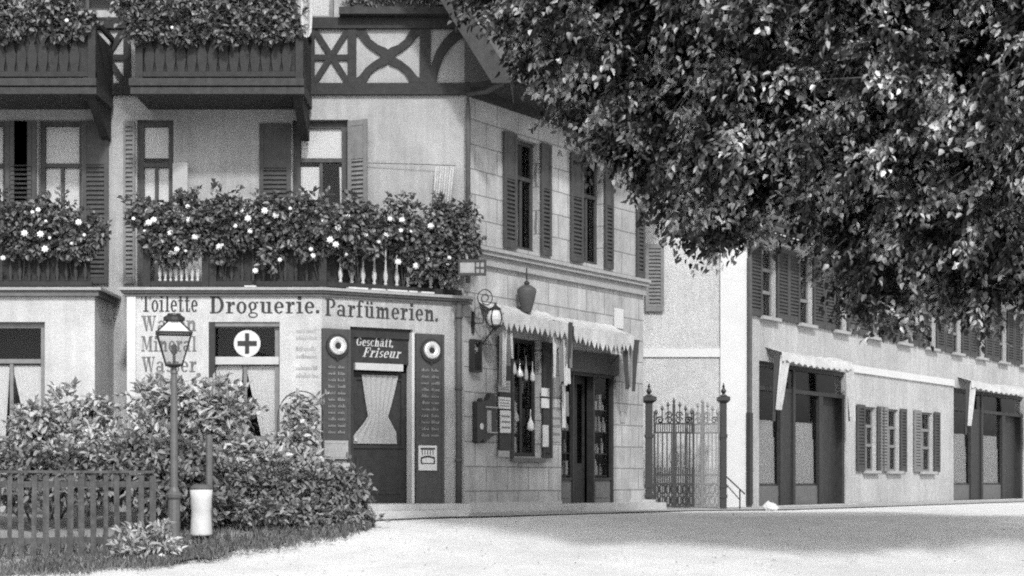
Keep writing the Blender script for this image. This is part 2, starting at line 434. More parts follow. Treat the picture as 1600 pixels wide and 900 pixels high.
# ------------------------------------------------------------------ lettering: a small slab-serif face built from strokes
def arc(cx, cy, rx, ry, a0, a1, th=.17, tn=.07, n=14):
    out = []
    for i in range(n):
        q = []
        for a, o in ((a0 + (a1 - a0) * i / n, 1), (a0 + (a1 - a0) * (i + 1) / n, 1), (a0 + (a1 - a0) * (i + 1) / n, 0), (a0 + (a1 - a0) * i / n, 0)):
            a = R(a); q.append((cx + (rx - (0 if o else th)) * math.cos(a), cy + (ry - (0 if o else tn)) * math.sin(a)))
        out.append(q)
    return out
def rc(x0, y0, x1, y1): return [[(x0, y0), (x1, y0), (x1, y1), (x0, y1)]]
def pg(*p): return [list(p)]
GL = {
 'T': (.84, rc(.32, .07, .52, .93) + rc(.18, 0, .66, .07) + rc(0, .93, .84, 1) + rc(0, .68, .07, .93) + rc(.77, .68, .84, .93)),
 'o': (.62, arc(.31, .34, .31, .36, 0, 360, n=22)),
 'i': (.42, rc(.12, .06, .3, .62) + rc(0, 0, .42, .06) + rc(0, .62, .3, .69) + rc(.1, .8, .32, 1.0)),
 'l': (.42, rc(.12, .06, .3, .94) + rc(0, 0, .42, .06) + rc(0, .94, .3, 1.0)),
 't': (.5, rc(.12, .06, .3, .62) + rc(.12, .69, .3, .92) + rc(0, .62, .46, .69) + rc(.12, 0, .5, .06) + rc(.43, .06, .5, .2)),
 'e': (.6, arc(.3, .34, .3, .36, 8, 318, n=20) + rc(.14, .33, .58, .39)),
 'D': (.88, rc(.1, .07, .3, .93) + rc(0, 0, .4, .07) + rc(0, .93, .4, 1) + arc(.4, .5, .46, .5, -90, 90, .2, .08)),
 'r': (.56, rc(.12, .06, .3, .62) + rc(0, 0, .44, .06) + rc(0, .62, .3, .69) + arc(.44, .42, .15, .27, 60, 180, .06, .06) + rc(.4, .5, .56, .66)),
 'g': (.62, arc(.27, .44, .26, .25, 0, 360, .15, .06) + arc(.3, -.1, .3, .17, 0, 360, .08, .06) + rc(.12, .05, .24, .22) + rc(.48, .6, .62, .69)),
 'u': (.78, rc(.1, .06, .28, .62) + rc(0, .62, .28, .69) + rc(.2, 0, .48, .07) + rc(.48, .06, .66, .62) + rc(.38, .62, .66, .69) + rc(.48, 0, .78, .06)),
 'P': (.78, rc(.1, .07, .3, .93) + rc(0, 0, .42, .07) + rc(0, .93, .4, 1) + arc(.4, .73, .36, .27, -90, 90, .18, .07)),
 'a': (.7, rc(.4, .06, .58, .5) + arc(.3, .47, .28, .22, 0, 165, .16, .07) + arc(.22, .2, .22, .2, 30, 330, .15, .06) + rc(.4, 0, .7, .06)),
 'f': (.5, rc(.12, .06, .3, .62) + rc(.12, .69, .3, .82) + rc(0, 0, .46, .06) + rc(0, .62, .44, .69) + arc(.36, .82, .24, .18, 25, 180, .16, .07)),
 'm': (1.1, rc(.1, .06, .27, .62) + rc(.44, .06, .61, .55) + rc(.78, .06, .95, .55) + rc(0, .62, .27, .69) + rc(0, 0, .36, .06) + rc(.38, 0, .68, .06) + rc(.72, 0, 1.06, .06)
       + arc(.44, .5, .17, .19, 0, 180, .16, .07) + arc(.78, .5, .17, .19, 0, 180, .16, .07)),
 'n': (.76, rc(.1, .06, .28, .62) + rc(.48, .06, .66, .5) + rc(0, .62, .28, .69) + rc(0, 0, .38, .06) + rc(.4, 0, .76, .06) + arc(.46, .48, .2, .21, 0, 180, .18, .07)),
 '.': (.2, rc(0, 0, .19, .19)), ',': (.2, rc(0, 0, .17, .17) + pg((.05, 0), (.17, 0), (.03, -.16), (0, -.13))), '-': (.4, rc(0, .3, .36, .39)),
 'W': (1.1, pg((.08, .93), (.3, .93), (.42, .0), (.34, .0)) + pg((.5, .93), (.56, .93), (.42, 0), (.36, 0)) + pg((.48, .93), (.68, .93), (.82, 0), (.74, 0)) + pg((.96, .93), (1.02, .93), (.83, 0), (.77, 0))
       + rc(0, .93, .38, 1) + rc(.42, .93, .74, 1) + rc(.86, .93, 1.1, 1)),
 'M': (1.05, rc(.12, .07, .18, .93) + rc(.74, .07, .94, .93) + pg((.12, 1), (.32, 1), (.54, .1), (.46, .1)) + pg((.74, 1), (.8, 1), (.54, .1), (.48, .1)) + rc(0, 0, .3, .07) + rc(.64, 0, 1.05, .07) + rc(0, .93, .14, 1) + rc(.8, .93, 1.05, 1)),
 's': (.5, arc(.25, .5, .22, .19, 30, 270, .13, .07) + arc(.25, .19, .23, .19, -160, 90, .13, .07)),
 'c': (.56, arc(.3, .34, .3, .36, 40, 320, n=18)),
 'h': (.76, rc(.1, .06, .28, .94) + rc(.48, .06, .66, .5) + rc(0, .94, .28, 1) + rc(0, 0, .38, .06) + rc(.4, 0, .76, .06) + arc(.46, .48, .2, .21, 0, 180, .18, .07)),
 'G': (.86, arc(.42, .5, .42, .5, 35, 330, .2, .08) + rc(.6, .06, .78, .42) + rc(.5, .42, .86, .48)),
 'F': (.76, rc(.1, .07, .3, .93) + rc(0, 0, .42, .07) + rc(0, .93, .72, 1) + rc(.65, .7, .72, .93) + rc(.3, .48, .52, .55) + rc(.5, .38, .56, .65)),
}
GL['ü'] = (GL['u'][0], GL['u'][1] + rc(.16, .8, .32, .96) + rc(.46, .8, .62, .96))
GL['ä'] = (GL['a'][0], GL['a'][1] + rc(.08, .8, .22, .96) + rc(.36, .8, .5, .96))
def write(F, text, u0, u1, zb, cap, m, parent, d=.002, th=.006, slant=0, name='lettering', tilt=0):
    adv = []; x = 0
    for ch in text:
        if ch == ' ': adv.append(x); x += .4; continue
        adv.append(x); x += GL[ch][0] + .1
    k = (u1 - u0) / (x - .1); b = MB()
    for ch, a in zip(text, adv):
        if ch == ' ': continue
        for q in GL[ch][1]:
            b.prism(F, [(u0 + k * (a + px) + slant * py * cap, zb + py * cap + tilt * k * (a + px)) for px, py in q], d, d + th)
    return b.build(name, m, parent)

def scribble(F, u0, u1, z, h, m, parent_mb):
    """an unreadable run of tiny strokes, as the list lettering appears"""
    u = u0
    while u < u1 - .01:
        w = random.uniform(.008, .02)
        parent_mb.box(F, u, u + w, 0.0, .004, z, z + h * random.choice((.6, .6, .7, 1)))
        u += w + random.uniform(.006, .012)

exec_parts = []
# ================================================================== HOUSE: upper front
AU = lambda px: A.U(px)
AZ = lambda py: A.Z(0, py)
zt0 = AZ(148)
holes_A = [(AU(214), AU(271), 3.85, AZ(187)), (AU(457), AU(544), 3.72, AZ(187)), (AU(60), AU(128), 3.85, AZ(187)), (AU(-60), AU(8), 3.85, AZ(187))]
wall(A, -11.6, CORNER[0], 0, zt0, holes_A, 'front_wall', M['plaster'], house)
top_holes = [(AU(470), AU(522), zt0 + 1.25, AZ(-120)), (AU(548), AU(678), AZ(16), AZ(-120)), (AU(40), AU(180), AZ(16), AZ(-120))]
wall(A, -11.6, CORNER[0] + .0, zt0, AZ(-130), top_holes, 'gable_wall', M['plaster'], house)
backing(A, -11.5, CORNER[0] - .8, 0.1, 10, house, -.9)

# windows on the first floor
window(A, house, *holes_A[0][:2], holes_A[0][2], holes_A[0][3], M['shutter'], mull=1, trans=(.735,), fw=.1, d=-.1,
       curtains=[(.1, .97, .1, .97, .78, .97), (.1, .97, .1, .97, 0.2, .72)])
shutter(A, house, AU(194), AU(212), 3.9, AZ(190), M['shutter_pale'])
# the open casement leaf to the right of that window
cas = MB(); cf = Fr((AU(272), 27.98), (AU(272) + .30, 27.82))
cas.box(cf, 0, .3, 0, .03, 4.2, AZ(256)); cas.build('casement', M['frame_w'], house)
window(A, house, *holes_A[1][:2], holes_A[1][2], holes_A[1][3], M['shutter'], mull=1, trans=(.775,), fw=.12, d=-.12,
       curtains=[(.14, .97, .14, .97, .79, .98), (.1, .5, .1, .34, .3, .74), (.82, .97, .86, .97, .3, .74)])
shutter(A, house, AU(406), AU(455), 3.8, AZ(194), M['shutter'], louv=(0, .76))
shutter(A, house, AU(546), AU(580), 3.8, AZ(190), M['shutter_pale'], louv=(0, .8), hinge='l', ang=24)
for hh in holes_A[2:]:
    window(A, house, *hh[:2], hh[2], hh[3], M['shutter'], mull=1, trans=(.735,), fw=.08, curtains=[(.1, .95, .1, .95, .2, .97)])
    shutter(A, house, hh[0] - .46, hh[0] - .02, 3.9, AZ(190), M['shutter'], louv=(0, .76))
    shutter(A, house, hh[1] + .02, hh[1] + .46, 3.9, AZ(190), M['shutter'], louv=(0, .76))
# attic windows
window(A, house, *top_holes[0][:2], top_holes[0][2], top_holes[0][3], M['frame_g'], mull=0, trans=(.05,), fw=.09, curtains=[(.2, .9, .2, .9, .0, .95)])
window(A, house, *top_holes[1][:2], top_holes[1][2], top_holes[1][3], M['shutter'], mull=2, trans=(.7,), fw=.07)
window(A, house, *top_holes[2][:2], top_holes[2][2], top_holes[2][3], M['shutter'], mull=2, trans=(.7,), fw=.07)

# timber framing
def tb(name='timber_beam'):
    return MB()
def pA(px, py): return (AU(px), AZ(py))
def beam(pxs, w_px, dd=.05, m=M['timber']):
    b = MB(); pts = [pA(*p) for p in pxs]
    b.band(A, pts, w_px / 92.86 if not isinstance(w_px, list) else [w / 92.86 for w in w_px], .0, dd); return b.build('timber_beam', m, house)
def hb(x0, x1, y0, y1, dd=.06, m=M['timber']):
    return MB().box(A, AU(x0), AU(x1), 0, dd, AZ(y1), AZ(y0)).build('timber_beam', m, house)
hb(-200, 735, 131, 149, .075)
hb(-200, 716, 29, 46, .085)
hb(532, 700, 17, 28, .26, M['timber2'])
for x0, x1 in ((544, 557), (656, 673), (480, 492), (194, 205), (20, 34), (-80, -66)): hb(x0, x1, 46, 131, .06)
# star of straight braces
def star(x0, x1):
    beam([(x0, 46), (x1, 131)], 9, .045); beam([(x0, 131), (x1, 46)], 9, .048); hb(x0, x1, 86, 95, .042)
star(491, 545); star(140, 195); star(34, 90)
# ogee saltire
def ogee(x0, x1):
    yc, xc = 89, (x0 + x1) / 2; w = (x1 - x0) / 2; h = 43
    prof = [(-1, -1), (-.8, -.82), (-.62, -.52), (-.38, -.30), (-.16, -.18), (0, 0), (.16, .18), (.38, .30), (.62, .52), (.8, .82), (1, 1)]
    wd = [15, 14, 12, 12, 14, 17, 14, 12, 12, 14, 15]
    beam([(xc + a * w, yc + b * h) for a, b in prof], wd, .045)
    beam([(xc + a * w, yc - b * h) for a, b in prof], wd, .049)
ogee(557, 656); ogee(-66, 20)
# quarter arch brace
beam([(676, 131), (679, 108), (687, 86), (699, 68), (713, 55), (732, 44)], [12, 13, 14, 15, 17, 22], .055)

# gable roof with bargeboard
Rg = Fr((0, 26.95), (1, 26.95))
ez, ex = Rg.Z(796, 115), Rg.U(796)
tx, tz = Rg.U(716), Rg.Z(716, -10)
sl = (tz - ez) / (ex - tx)
apx = -6.2; apz = ez + sl * (ex - apx)
MB().prism(Rg, [(ex, ez), (ex + .05, ez - .16), (ex - .28, ez - .16), (apx, apz - .42), (apx, apz)], 0.0, .05).build('bargeboard', M['timber2'], house)
MB().prism(Rg, [(2 * apx - ex, ez), (apx, apz), (apx, apz - .42), (2 * apx - ex + .28, ez - .16)], 0.0, .05).build('bargeboard', M['timber2'], house)
def slab(p, q, r_, s_, t, name, m, par):
    n = (Vector(q) - Vector(p)).cross(Vector(s_) - Vector(p)).normalized() * t
    vs = [Vector(x) for x in (p, q, r_, s_)]; vs += [v - n for v in vs]
    return MB().add([tuple(v) for v in vs], [(0, 1, 2, 3), (7, 6, 5, 4), (0, 4, 5, 1), (1, 5, 6, 2), (2, 6, 7, 3), (3, 7, 4, 0)]).build(name, m, par)
slab((ex, 26.95, ez), (ex + .3, 38, ez), (apx, 38, apz), (apx, 26.95, apz), -.12, 'roof', M['roof'], house)
slab((2 * apx - ex, 26.95, ez), (apx, 26.95, apz), (apx, 38, apz), (2 * apx - ex, 38, ez), -.12, 'roof', M['roof'], house)
# rafter ends under the rake
# ================================================================== HOUSE: side front B
bz = B.Z(735, 152)
hB = []
W1 = (B.U(805), B.U(841), B.Z(783, 383), B.Z(783, 207))
W2 = (B.U(909), B.U(941), W1[2], W1[3])
SW = (B.U(800), B.U(843), B.Z(800, 713), B.Z(800, 527))
DW = (B.U(877), B.U(963), B.Z(877, 787), B.Z(877, 545))
wall(B, 0, B_END, 0, bz, [W1, W2, SW, DW], 'side_wall', M['stone'], house)
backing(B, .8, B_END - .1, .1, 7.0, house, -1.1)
# end and back walls closing the house
e = B.P(B_END, 0, 0)
E_ = Fr((e[0], e[1]), (e[0] - 6.0, e[1] + 4.0))
MB().box(E_, 0, 7.2, -.05, 0, 0, bz).build('end_wall', M['stone'], house)
for w in (W1, W2):
    window(B, house, *w, m=M['shutter'], mull=1, trans=(.66,), fw=.07, d=-.12, curtains=[(.08, .42, .06, .5, .03, .62)], sill=None)
for px0, px1 in ((784, 804), (842, 858), (889, 908), (942, 955)):
    shutter(B, house, B.U(px0), B.U(px1), W1[2] - .03, W1[3] + .03, M['shutter'], louv=(0, .62))
for px0, px1 in ((783, 786), (888, 891)): pass
shutter(B, house, B.U(992), B.U(1004), B.Z(992, 434), B.Z(992, 318), M['shutter'], louv=(0, 1))
# string course under the windows
zs = B.Z(757, 388)
b = MB()
for z0, z1, d in ((-.06, 0.0, .17), (-.13, -.062, .13), (-.30, -.132, .06)): b.box(B, .02, B_END + .02, 0, d, zs + z0, zs + z1)
b.build('string_course', M['trim'], house)
# wall plate under the eave
MB().box(B, 0.0, B_END + .05, -.05, .07, bz, bz + .22).build('eave_beam', M['timber'], house)
# eave and roof of the side front
zc = EYE + (CY - 117) / FPX * 27.5
ov = .9
q0 = B.P(-.05, ov, zc); q1 = B.P(B_END + .5, ov, zc)
r0 = B.P(-.05, -5, zc + 4.6); r1 = B.P(B_END + .5, -5, zc + 4.6)
slab(q0, q1, r1, r0, -.12, 'roof', M['roof'], house)
MB().box(B, -.02, B_END + .45, .05, ov - .02, zc - .10, zc - .04).build('soffit', M['timber'], house)
b = MB(); b.tube([B.P(-.1, ov + .06, zc - .02), B.P(B_END + .5, ov + .06, zc - .05)], .065, 10); b.build('gutter', M['pipe'], house)
# downpipe: swan neck from the gutter to the corner, then down
b = MB(); pp = lambda px, py, d=.1: B.P(B.U(px, d), d, B.Z(px, py, d))
b.tube([B.P(.02, ov + .05, zc - .04), B.P(-.0, ov * .5, zc - .22), (-.74, 27.86, zt0 - .02), (-.735, 27.86, zt0 - .25), (-.735, 27.86, 3.9)], .042, 10)
b.build('downpipe', M['pipe'], house, smooth=True)
b = MB(); px_ = (717 - CX) / FPX * 27.9
b.tube([(px_, 27.80, 3.55), (px_, 27.80, 0.02)], .055, 10)
for z in (3.3, 2.1, .9): b.tube([(px_, 27.80, z), (px_, 27.80, z + .06)], .068, 10)
b.build('downpipe', M['pipe'], house, smooth=True)
# plinth
MB().box(B, 0.05, DW[0] - .03, 0, .035, -.05, .22).build('plinth', M['step'], house)

# shop window B
window(B, house, *SW, m=M['door'], mull=1, trans=(.80,), fw=.07, d=-.10)
MB().box(B, SW[0] - .05, SW[1] + .08, 0, .09, SW[2] - .10, SW[2] - .02).build('sill', M['trim_dark'], house)
shutter(B, house, B.U(776), B.U(799), SW[2] - .02, SW[3] - .02, M['door'], louv=(0, .0001))
shutter(B, house, B.U(844.5), B.U(859), SW[2] - .02, SW[3] - .02, M['door'], louv=(0, .0001))
# shop door B: fascia board, transom, two glazed wings, dark middle
dz0, dz1 = DW[2], DW[3]; ztr = B.Z(877, 578)
sd = MB()
sd.box(B, DW[0], DW[0] + .06, -.2, -.06, dz0, dz1); sd.box(B, DW[1] - .08, DW[1], -.2, -.06, dz0, dz1)
ua, ub = B.U(901), B.U(931)
sd.box(B, ua - .05, ua, -.2, -.05, dz0, ztr); sd.box(B, ub, ub + .05, -.2, -.05, dz0, ztr)
sd.box(B, DW[0] + .06, DW[1] - .08, -.2, -.055, ztr - .06, ztr)
zlow = B.Z(880, 746)
for a, c in ((DW[0] + .06, ua - .05), (ub + .05, DW[1] - .08)):
    sd.box(B, a, c, -.19, -.06, zlow - .05, zlow)
sdo = sd.build('shopfront', M['door'], house)
for a, c in ((DW[0] + .06, ua - .05), (ub + .05, DW[1] - .08)):
    p = MB().box(B, a, c, -.17, -.09, dz0, zlow - .05); p.box(B, a + .08, c - .08, -.09, -.075, dz0 + .1, zlow - .14); p.build('panel', M['doorp'], sdo)
    MB().add([B.P(a, -.12, zlow), B.P(c, -.12, zlow), B.P(c, -.12, ztr - .06), B.P(a, -.12, ztr - .06)], [(0, 1, 2, 3)]).build('pane', M['glass'], sdo)
dl = MB(); um = (ua + ub) / 2
for a, c in ((ua, um - .006), (um + .006, ub)):
    dl.box(B, a, a + .06, -.30, -.25, dz0, ztr - .06); dl.box(B, c - .06, c, -.30, -.25, dz0, ztr - .06)
    dl.box(B, a + .06, c - .06, -.298, -.252, dz0, dz0 + .75); dl.box(B, a + .06, c - .06, -.298, -.252, ztr - .2, ztr - .06)
dlo = dl.build('door', M['door'], sdo)
MB().add([B.P(ua, -.275, dz0 + .7), B.P(ub, -.275, dz0 + .7), B.P(ub, -.275, ztr - .15), B.P(ua, -.275, ztr - .15)], [(0, 1, 2, 3)]).build('pane', M['glass'], sdo)
MB().box(B, DW[0] + .02, DW[1] + .06, -.2, .03, ztr, dz1).build('fascia_board', M['panel'], sdo)
b = MB(); b.box(B, DW[0] - .04, B_END - .05, 0, .55, -.05, dz0 - .004); b.build('doorstep', M['step'], house)
MB().box(B, B_END - .55, B_END - .03, .002, .30, dz0 - .002, dz0 + .05).build('boot_scraper_slab', M['step'], house)

# ================================================================== ground floor projection
gz1 = G.Z(0, 450)                       # terrace top
GXL = G.U(200)
gw = (G.U(326), G.U(437), G.Z(0, 690), G.Z(0, 503))
wall(G, GXL, GX1, 0, gz1 - .12, [gw], 'shop_front_wall', M['white_wall'], house, .22)
hd = (H.U(547), H.U(645), H.Z(547, 787), H.Z(547, 510))
wall(H, 0, H.L - .06, 0, gz1 - .12, [hd], 'shop_entrance_wall', M['facet_wall'], house, .26)
L_ = Fr((GXL, 28), (GXL, G_Y))
MB().add([L_.P(0, 0, 0), L_.P(28 - G_Y, 0, 0), L_.P(28 - G_Y, 0, gz1 - .12), L_.P(0, 0, gz1 - .12)], [(0, 1, 2, 3)]).build('shop_side_wall', M['white_wall'], house)
MB().box(G, GXL - .01, GXL + .13, 0, .035, 0, gz1 - .14).build('pilaster', M['c_trim'], house)
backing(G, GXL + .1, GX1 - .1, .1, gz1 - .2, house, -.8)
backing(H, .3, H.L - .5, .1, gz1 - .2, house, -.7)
# terrace slab with a moulded edge round the three sides
def outline(off):
    n2 = (G.n + H.n).normalized(); k = off / n2.dot(G.n)
    c = Vector((GX1, G_Y)) + n2 * k
    hd_ = Vector(CORNER) + H.n * off + H.d * .12
    return [(GXL - off, 28), (GXL - off, G_Y - off), (c.x, c.y), (hd_.x, hd_.y), (CORNER[0] - .02, 28.0)]
b = MB()
def ring(off, z0, z1):
    p = outline(off); n = len(p)
    b.add([(x, y, z) for z in (z0, z1) for x, y in p], [tuple(range(n))[::-1], tuple(range(n, 2 * n))] + [(i, (i + 1) % n, n + (i + 1) % n, n + i) for i in range(n)])
ring(.13, gz1 - .045, gz1); 
co = b.build('terrace_slab', M['trim'], house)
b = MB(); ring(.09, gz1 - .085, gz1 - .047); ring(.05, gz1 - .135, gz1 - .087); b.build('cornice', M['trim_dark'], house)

# display window
w = window(G, house, *gw, m=M['frame_g'], mull=1, trans=(.675,), fw=.09, d=-.10,
           curtains=[(.08, .46, .10, .40, 0.05, .64), (.50, .95, .72, .93, .05, .64)])
MB().box(G, gw[0] + .02, gw[1] - .02, -.10, -.05, G.Z(0, 569), G.Z(0, 557)).build('transom', M['frame_w'], w)
MB().box(G, gw[0] - .0, gw[0] + .10, -.11, -.012, gw[2], gw[3] - .002).build('jamb', M['door'], w)
MB().box(G, gw[0] + .10, gw[1], -.11, -.03, gw[3] - .07, gw[3] - .002).build('head', M['frame_g'], w)
sg = thing('cross_sign', 'round white sign with black cross above the curtained drugstore window', 'sign', G.P(G.U(385), -.10, G.Z(0, 558)))
MB().disc(G, G.U(385), G.Z(0, 536), .215, -.098, -.075, 36).build('disc', M['white'], sg)
cu, cz = G.U(385), G.Z(0, 536)
b = MB(); b.box(G, cu - .033, cu + .033, -.074, -.068, cz - .165, cz + .165); b.box(G, cu - .155, cu - .034, -.074, -.068, cz - .04, cz + .04); b.box(G, cu + .034, cu + .155, -.074, -.068, cz - .04, cz + .04)
b.build('cross', M['ink'], sg)
# house lettering
ink, inkf = M['ink'], M['ink_faded']
write(G, 'Toilette', G.U(221), G.U(309), G.Z(0, 487), .27, M['ink'], house)
write(G, 'Droguerie.', G.U(328), G.U(499), G.Z(0, 489.5), .27, M['ink'], house)
write(H, 'Parfümerien.', H.U(508), H.U(684), H.Z(508, 493), .275, M['ink'], house)
for t, py in (('Waren', 517), ('Mineral', 549), ('Wasser', 581)):
    write(G, t, G.U(221), G.U(307), G.Z(0, py), .245, inkf, house)
# barely readable small writing right of the window
b = MB()
Gs = Fr((0, G_Y - .002), (1, G_Y - .002))
for py in (520, 531, 548, 560, 578, 590): scribble(Gs, G.U(463), G.U(496), G.Z(0, py), .07, None, b)
b.build('lettering', M['ink_ghost'], house)

# entrance
dz0, dz1 = hd[2], hd[3]
tz0, tz1 = H.Z(547, 577), H.Z(547, 566)
b = MB(); fw = .09
b.box(H, hd[0], hd[0] + fw, -.22, -.06, dz0, dz1); b.box(H, hd[1] - .03, hd[1], -.26, -.18, dz0, dz1)
b.box(H, hd[0] + fw, hd[1] - .03, -.22, -.06, dz1 - .16, dz1)
dfr = b.build('door_frame', M['door'], house)
MB().box(H, hd[1] - .0295, hd[1] + .012, -.17, .03, dz0, dz1 - .05).build('jamb', M['c_trim'], dfr)
MB().box(H, hd[0] + fw, hd[1] - .03, -.2, -.10, tz1 + .002, dz1 - .16).build('transom_board', M['door'], dfr)
MB().box(H, hd[0] + fw + .02, hd[1] - .16, -.12, -.03, tz0, tz1).build('transom', M['frame_w'], dfr)
T_ = Fr((H.o.x - H.n.x * .10, H.o.y - H.n.y * .10), (H.o.x - H.n.x * .10 + H.d.x, H.o.y - H.n.y * .10 + H.d.y))
write(T_, 'Geschäft,', T_.U(556), T_.U(614), T_.Z(556, 540), .14, M['gilt'], dfr, slant=.15)
write(T_, 'Friseur', T_.U(566), T_.U(624), T_.Z(566, 557.5), .155, M['gilt'], dfr, slant=.35)
b = MB(); b.box(H, hd[0] + fw, hd[1] - .03, -.26, -.20, dz0, tz0 - .02)
dr = b.build('door', M['door'], house)
b = MB(); zmid = H.Z(590, 700)
ul, ur = hd[0] + fw, hd[1] - .03
for a, c, z0, z1 in ((ul + .05, ul + .10, zmid, tz0 - .1), (ur - .10, ur - .05, zmid, tz0 - .1), (ul + .10, ur - .10, zmid, zmid + .05), (ul + .10, ur - .10, tz0 - .15, tz0 - .1)):
    b.box(H, a, c, -.199, -.17, z0, z1)
b.box(H, ul + .1, ur - .1, -.199, -.18, dz0 + .15, zmid - .15); b.box(H, ul + .16, ur - .16, -.18, -.172, dz0 + .21, zmid - .21)
b.build('moulding', M['door'], dr)
# the net curtain in the door glass, gathered at its middle
b = MB(); pts = [(565, 630 - 0, 585)]
prof = [(585, 565, 622), (612, 569, 616), (632, 572, 611), (650, 575, 606), (660, 569, 611), (675, 557, 619), (683, 551, 619), (693, 551, 620)]
vs = []; n = 24
for py, x0, x1 in prof:
    z = H.Z(590, py)
    for i in range(n + 1):
        a = i / n; xa_, xb_ = H.U(x0, -.155), H.U(x1, -.155); vs.append(H.P(xa_ + (xb_ - xa_) * a, -.155 + .012 * math.sin(a * 40), z))
b.add(vs, [(j * (n + 1) + i, j * (n + 1) + i + 1, (j + 1) * (n + 1) + i + 1, (j + 1) * (n + 1) + i) for j in range(len(prof) - 1) for i in range(n)])
b.build('curtain', M['curtain_g'], dr, smooth=True)
MB().lathe(H.P(ul + .07, -.14, H.Z(590, 690)), [(.0, 0), (.03, .01), (.03, .05), (0, .06)], 10).build('handle', M['gilt'], dr)

# folded-back painted door shutters with their lists
PF = Fr((H.o.x + H.n.x * .055, H.o.y + H.n.y * .055), (H.o.x + H.n.x * .055 + H.d.x, H.o.y + H.n.y * .055 + H.d.y))
def sign_leaf(px0, px1, pyt, pyb, emb, rows):
    u0, u1, z0, z1 = H.U(px0), H.U(px1), H.Z(px0, pyb), H.Z(px0, pyt)
    b = MB(); b.box(H, u0, u1, .004, .045, z0, z1)
    b.box(H, u0, u0 + .05, .045, .055, z0, z1); b.box(H, u1 - .05, u1, .045, .055, z0, z1)
    s = b.build('door_shutter', M['panel'], house)
    t = MB(); um = (u0 + u1) / 2
    for py in rows:
        scribble(PF, u0 + .1, um - .02, H.Z(px0, py), .05, None, t); scribble(PF, um + .02, u1 - .1, H.Z(px0, py), .05, None, t)
    t2 = t.build('lettering', M['chalk'], s)
    return s
rowsL = [575 + i * 10.2 for i in range(11)]
sign_leaf(502, 546, 513, 719, None, rowsL)
sign_leaf(648, 692, 521, 796, None, [580 + i * 10.2 for i in range(11)])
for px, py, lab in ((524.5, 541, 'round barber basin emblem on the dark shutter left of the shop entrance'), (671, 548, 'round barber basin emblem on the dark shutter right of the shop entrance')):
    u, z = H.U(px), H.Z(px, py)
    t = thing('barber_emblem', lab, 'emblem', H.P(u, .055, z - .2), 'barber basin emblems')
    MB().disc(H, u, z, .195, .056, .085, 30).build('backplate', M['iron'], t)
    b = MB(); n = 28; pr = [(.150, .086), (.150, .11), (.125, .135), (.075, .125), (.05, .10)]
    vs = [H.P(u + r * math.cos(2 * math.pi * i / n), d, z + r * math.sin(2 * math.pi * i / n)) for r, d in pr for i in range(n)]
    b.add(vs, [(j * n + i, j * n + (i + 1) % n, (j + 1) * n + (i + 1) % n, (j + 1) * n + i) for j in range(len(pr) - 1) for i in range(n)])
    b.build('dish', M['basin'], t, smooth=True)
    MB().disc(H, u + .012, z - .012, .034, .09, .112, 16).build('boss', M['iron'], t)
    MB().disc(H, u, z - .21, .022, .056, .08, 8).build('drop', M['iron'], t)
# pale notice boards on the shutters
def board(F, px0, px1, py0, py1, d, m, name, label, cat, parts=None):
    u0, u1, z0, z1 = F.U(px0, d), F.U(px1, d), F.Z(px0, py1, d), F.Z(px0, py0, d)
    t = thing(name, label, cat, F.P((u0 + u1) / 2, d, z0))
    MB().box(F, u0, u1, d + .001, d + .016, z0, z1).build('board', m, t)
    if parts: parts(t, F, u0, u1, z0, z1, d + .016)
    return t
def np1(t, F, u0, u1, z0, z1, d):
    b = MB(); w = u1 - u0; h = z1 - z0
    b.box(F, u0 + .03, u1 - .03, d, d + .006, z0 + .03, z0 + .045); b.box(F, u0 + .03, u1 - .03, d, d + .006, z1 - .045, z1 - .03)
    for k in range(5): b.box(F, u0 + .07 + k * w * .14, u0 + .10 + k * w * .14, d, d + .005, z0 + h * .4, z0 + h * .62)
    b.build('print', M['paper_g'], t)
board(H, 505, 543.5, 688, 717, .056, M['paper_g'], 'notice_board', 'plain pale enamel plate at the foot of the left door shutter', 'sign', np1)
def np2(t, F, u0, u1, z0, z1, d):
    w, h = u1 - u0, z1 - z0; b = MB()
    b.box(F, u0 + w * .11, u1 - w * .11, d, d + .005, z1 - h * .17, z1 - h * .09)
    b.box(F, u0 + w * .11, u1 - w * .11, d, d + .005, z0 + h * .26, z0 + h * .30)
    b.box(F, u0 + w * .11, u0 + w * .18, d + .001, d + .006, z0 + h * .30, z0 + h * .52); b.box(F, u1 - w * .18, u1 - w * .11, d + .001, d + .006, z0 + h * .30, z0 + h * .52)
    pts = [(u0 + w * (.16 + .68 * i / 10), z0 + h * (.5 + .06 * math.sin(math.pi * i / 10))) for i in range(11)]
    b.band(F, pts, h * .07, d + .002, d + .007)
    for k in range(5): b.box(F, u0 + w * (.17 + .15 * k), u0 + w * (.21 + .15 * k), d, d + .004, z0 + h * .62, z0 + h * .82)
    b.build('print', M['ink'], t)
board(H, 653.5, 682, 696, 735, .056, M['paper'], 'poster', 'white framed poster with dark bands low on the right door shutter', 'poster', np2)

# doorsteps
b = MB(); b.box(H, hd[0] - .25, hd[1] + .75, .02, .62, -.1, dz0 - .005); b.build('doorstep', M['step'], house)
b = MB(); b.box(H, hd[0] - .35, hd[1] + .45, .625, 1.1, -.2, dz0 - .10); b.build('doorstep', M['step'], house)
MB().box(H, .02, hd[0] - .03, 0, .03, -.05, .16).build('plinth', M['facet_wall'], house)
MB().box(H, hd[1] + .06, H.L - .09, 0, .03, -.05, .16).build('plinth', M['facet_wall'], house)

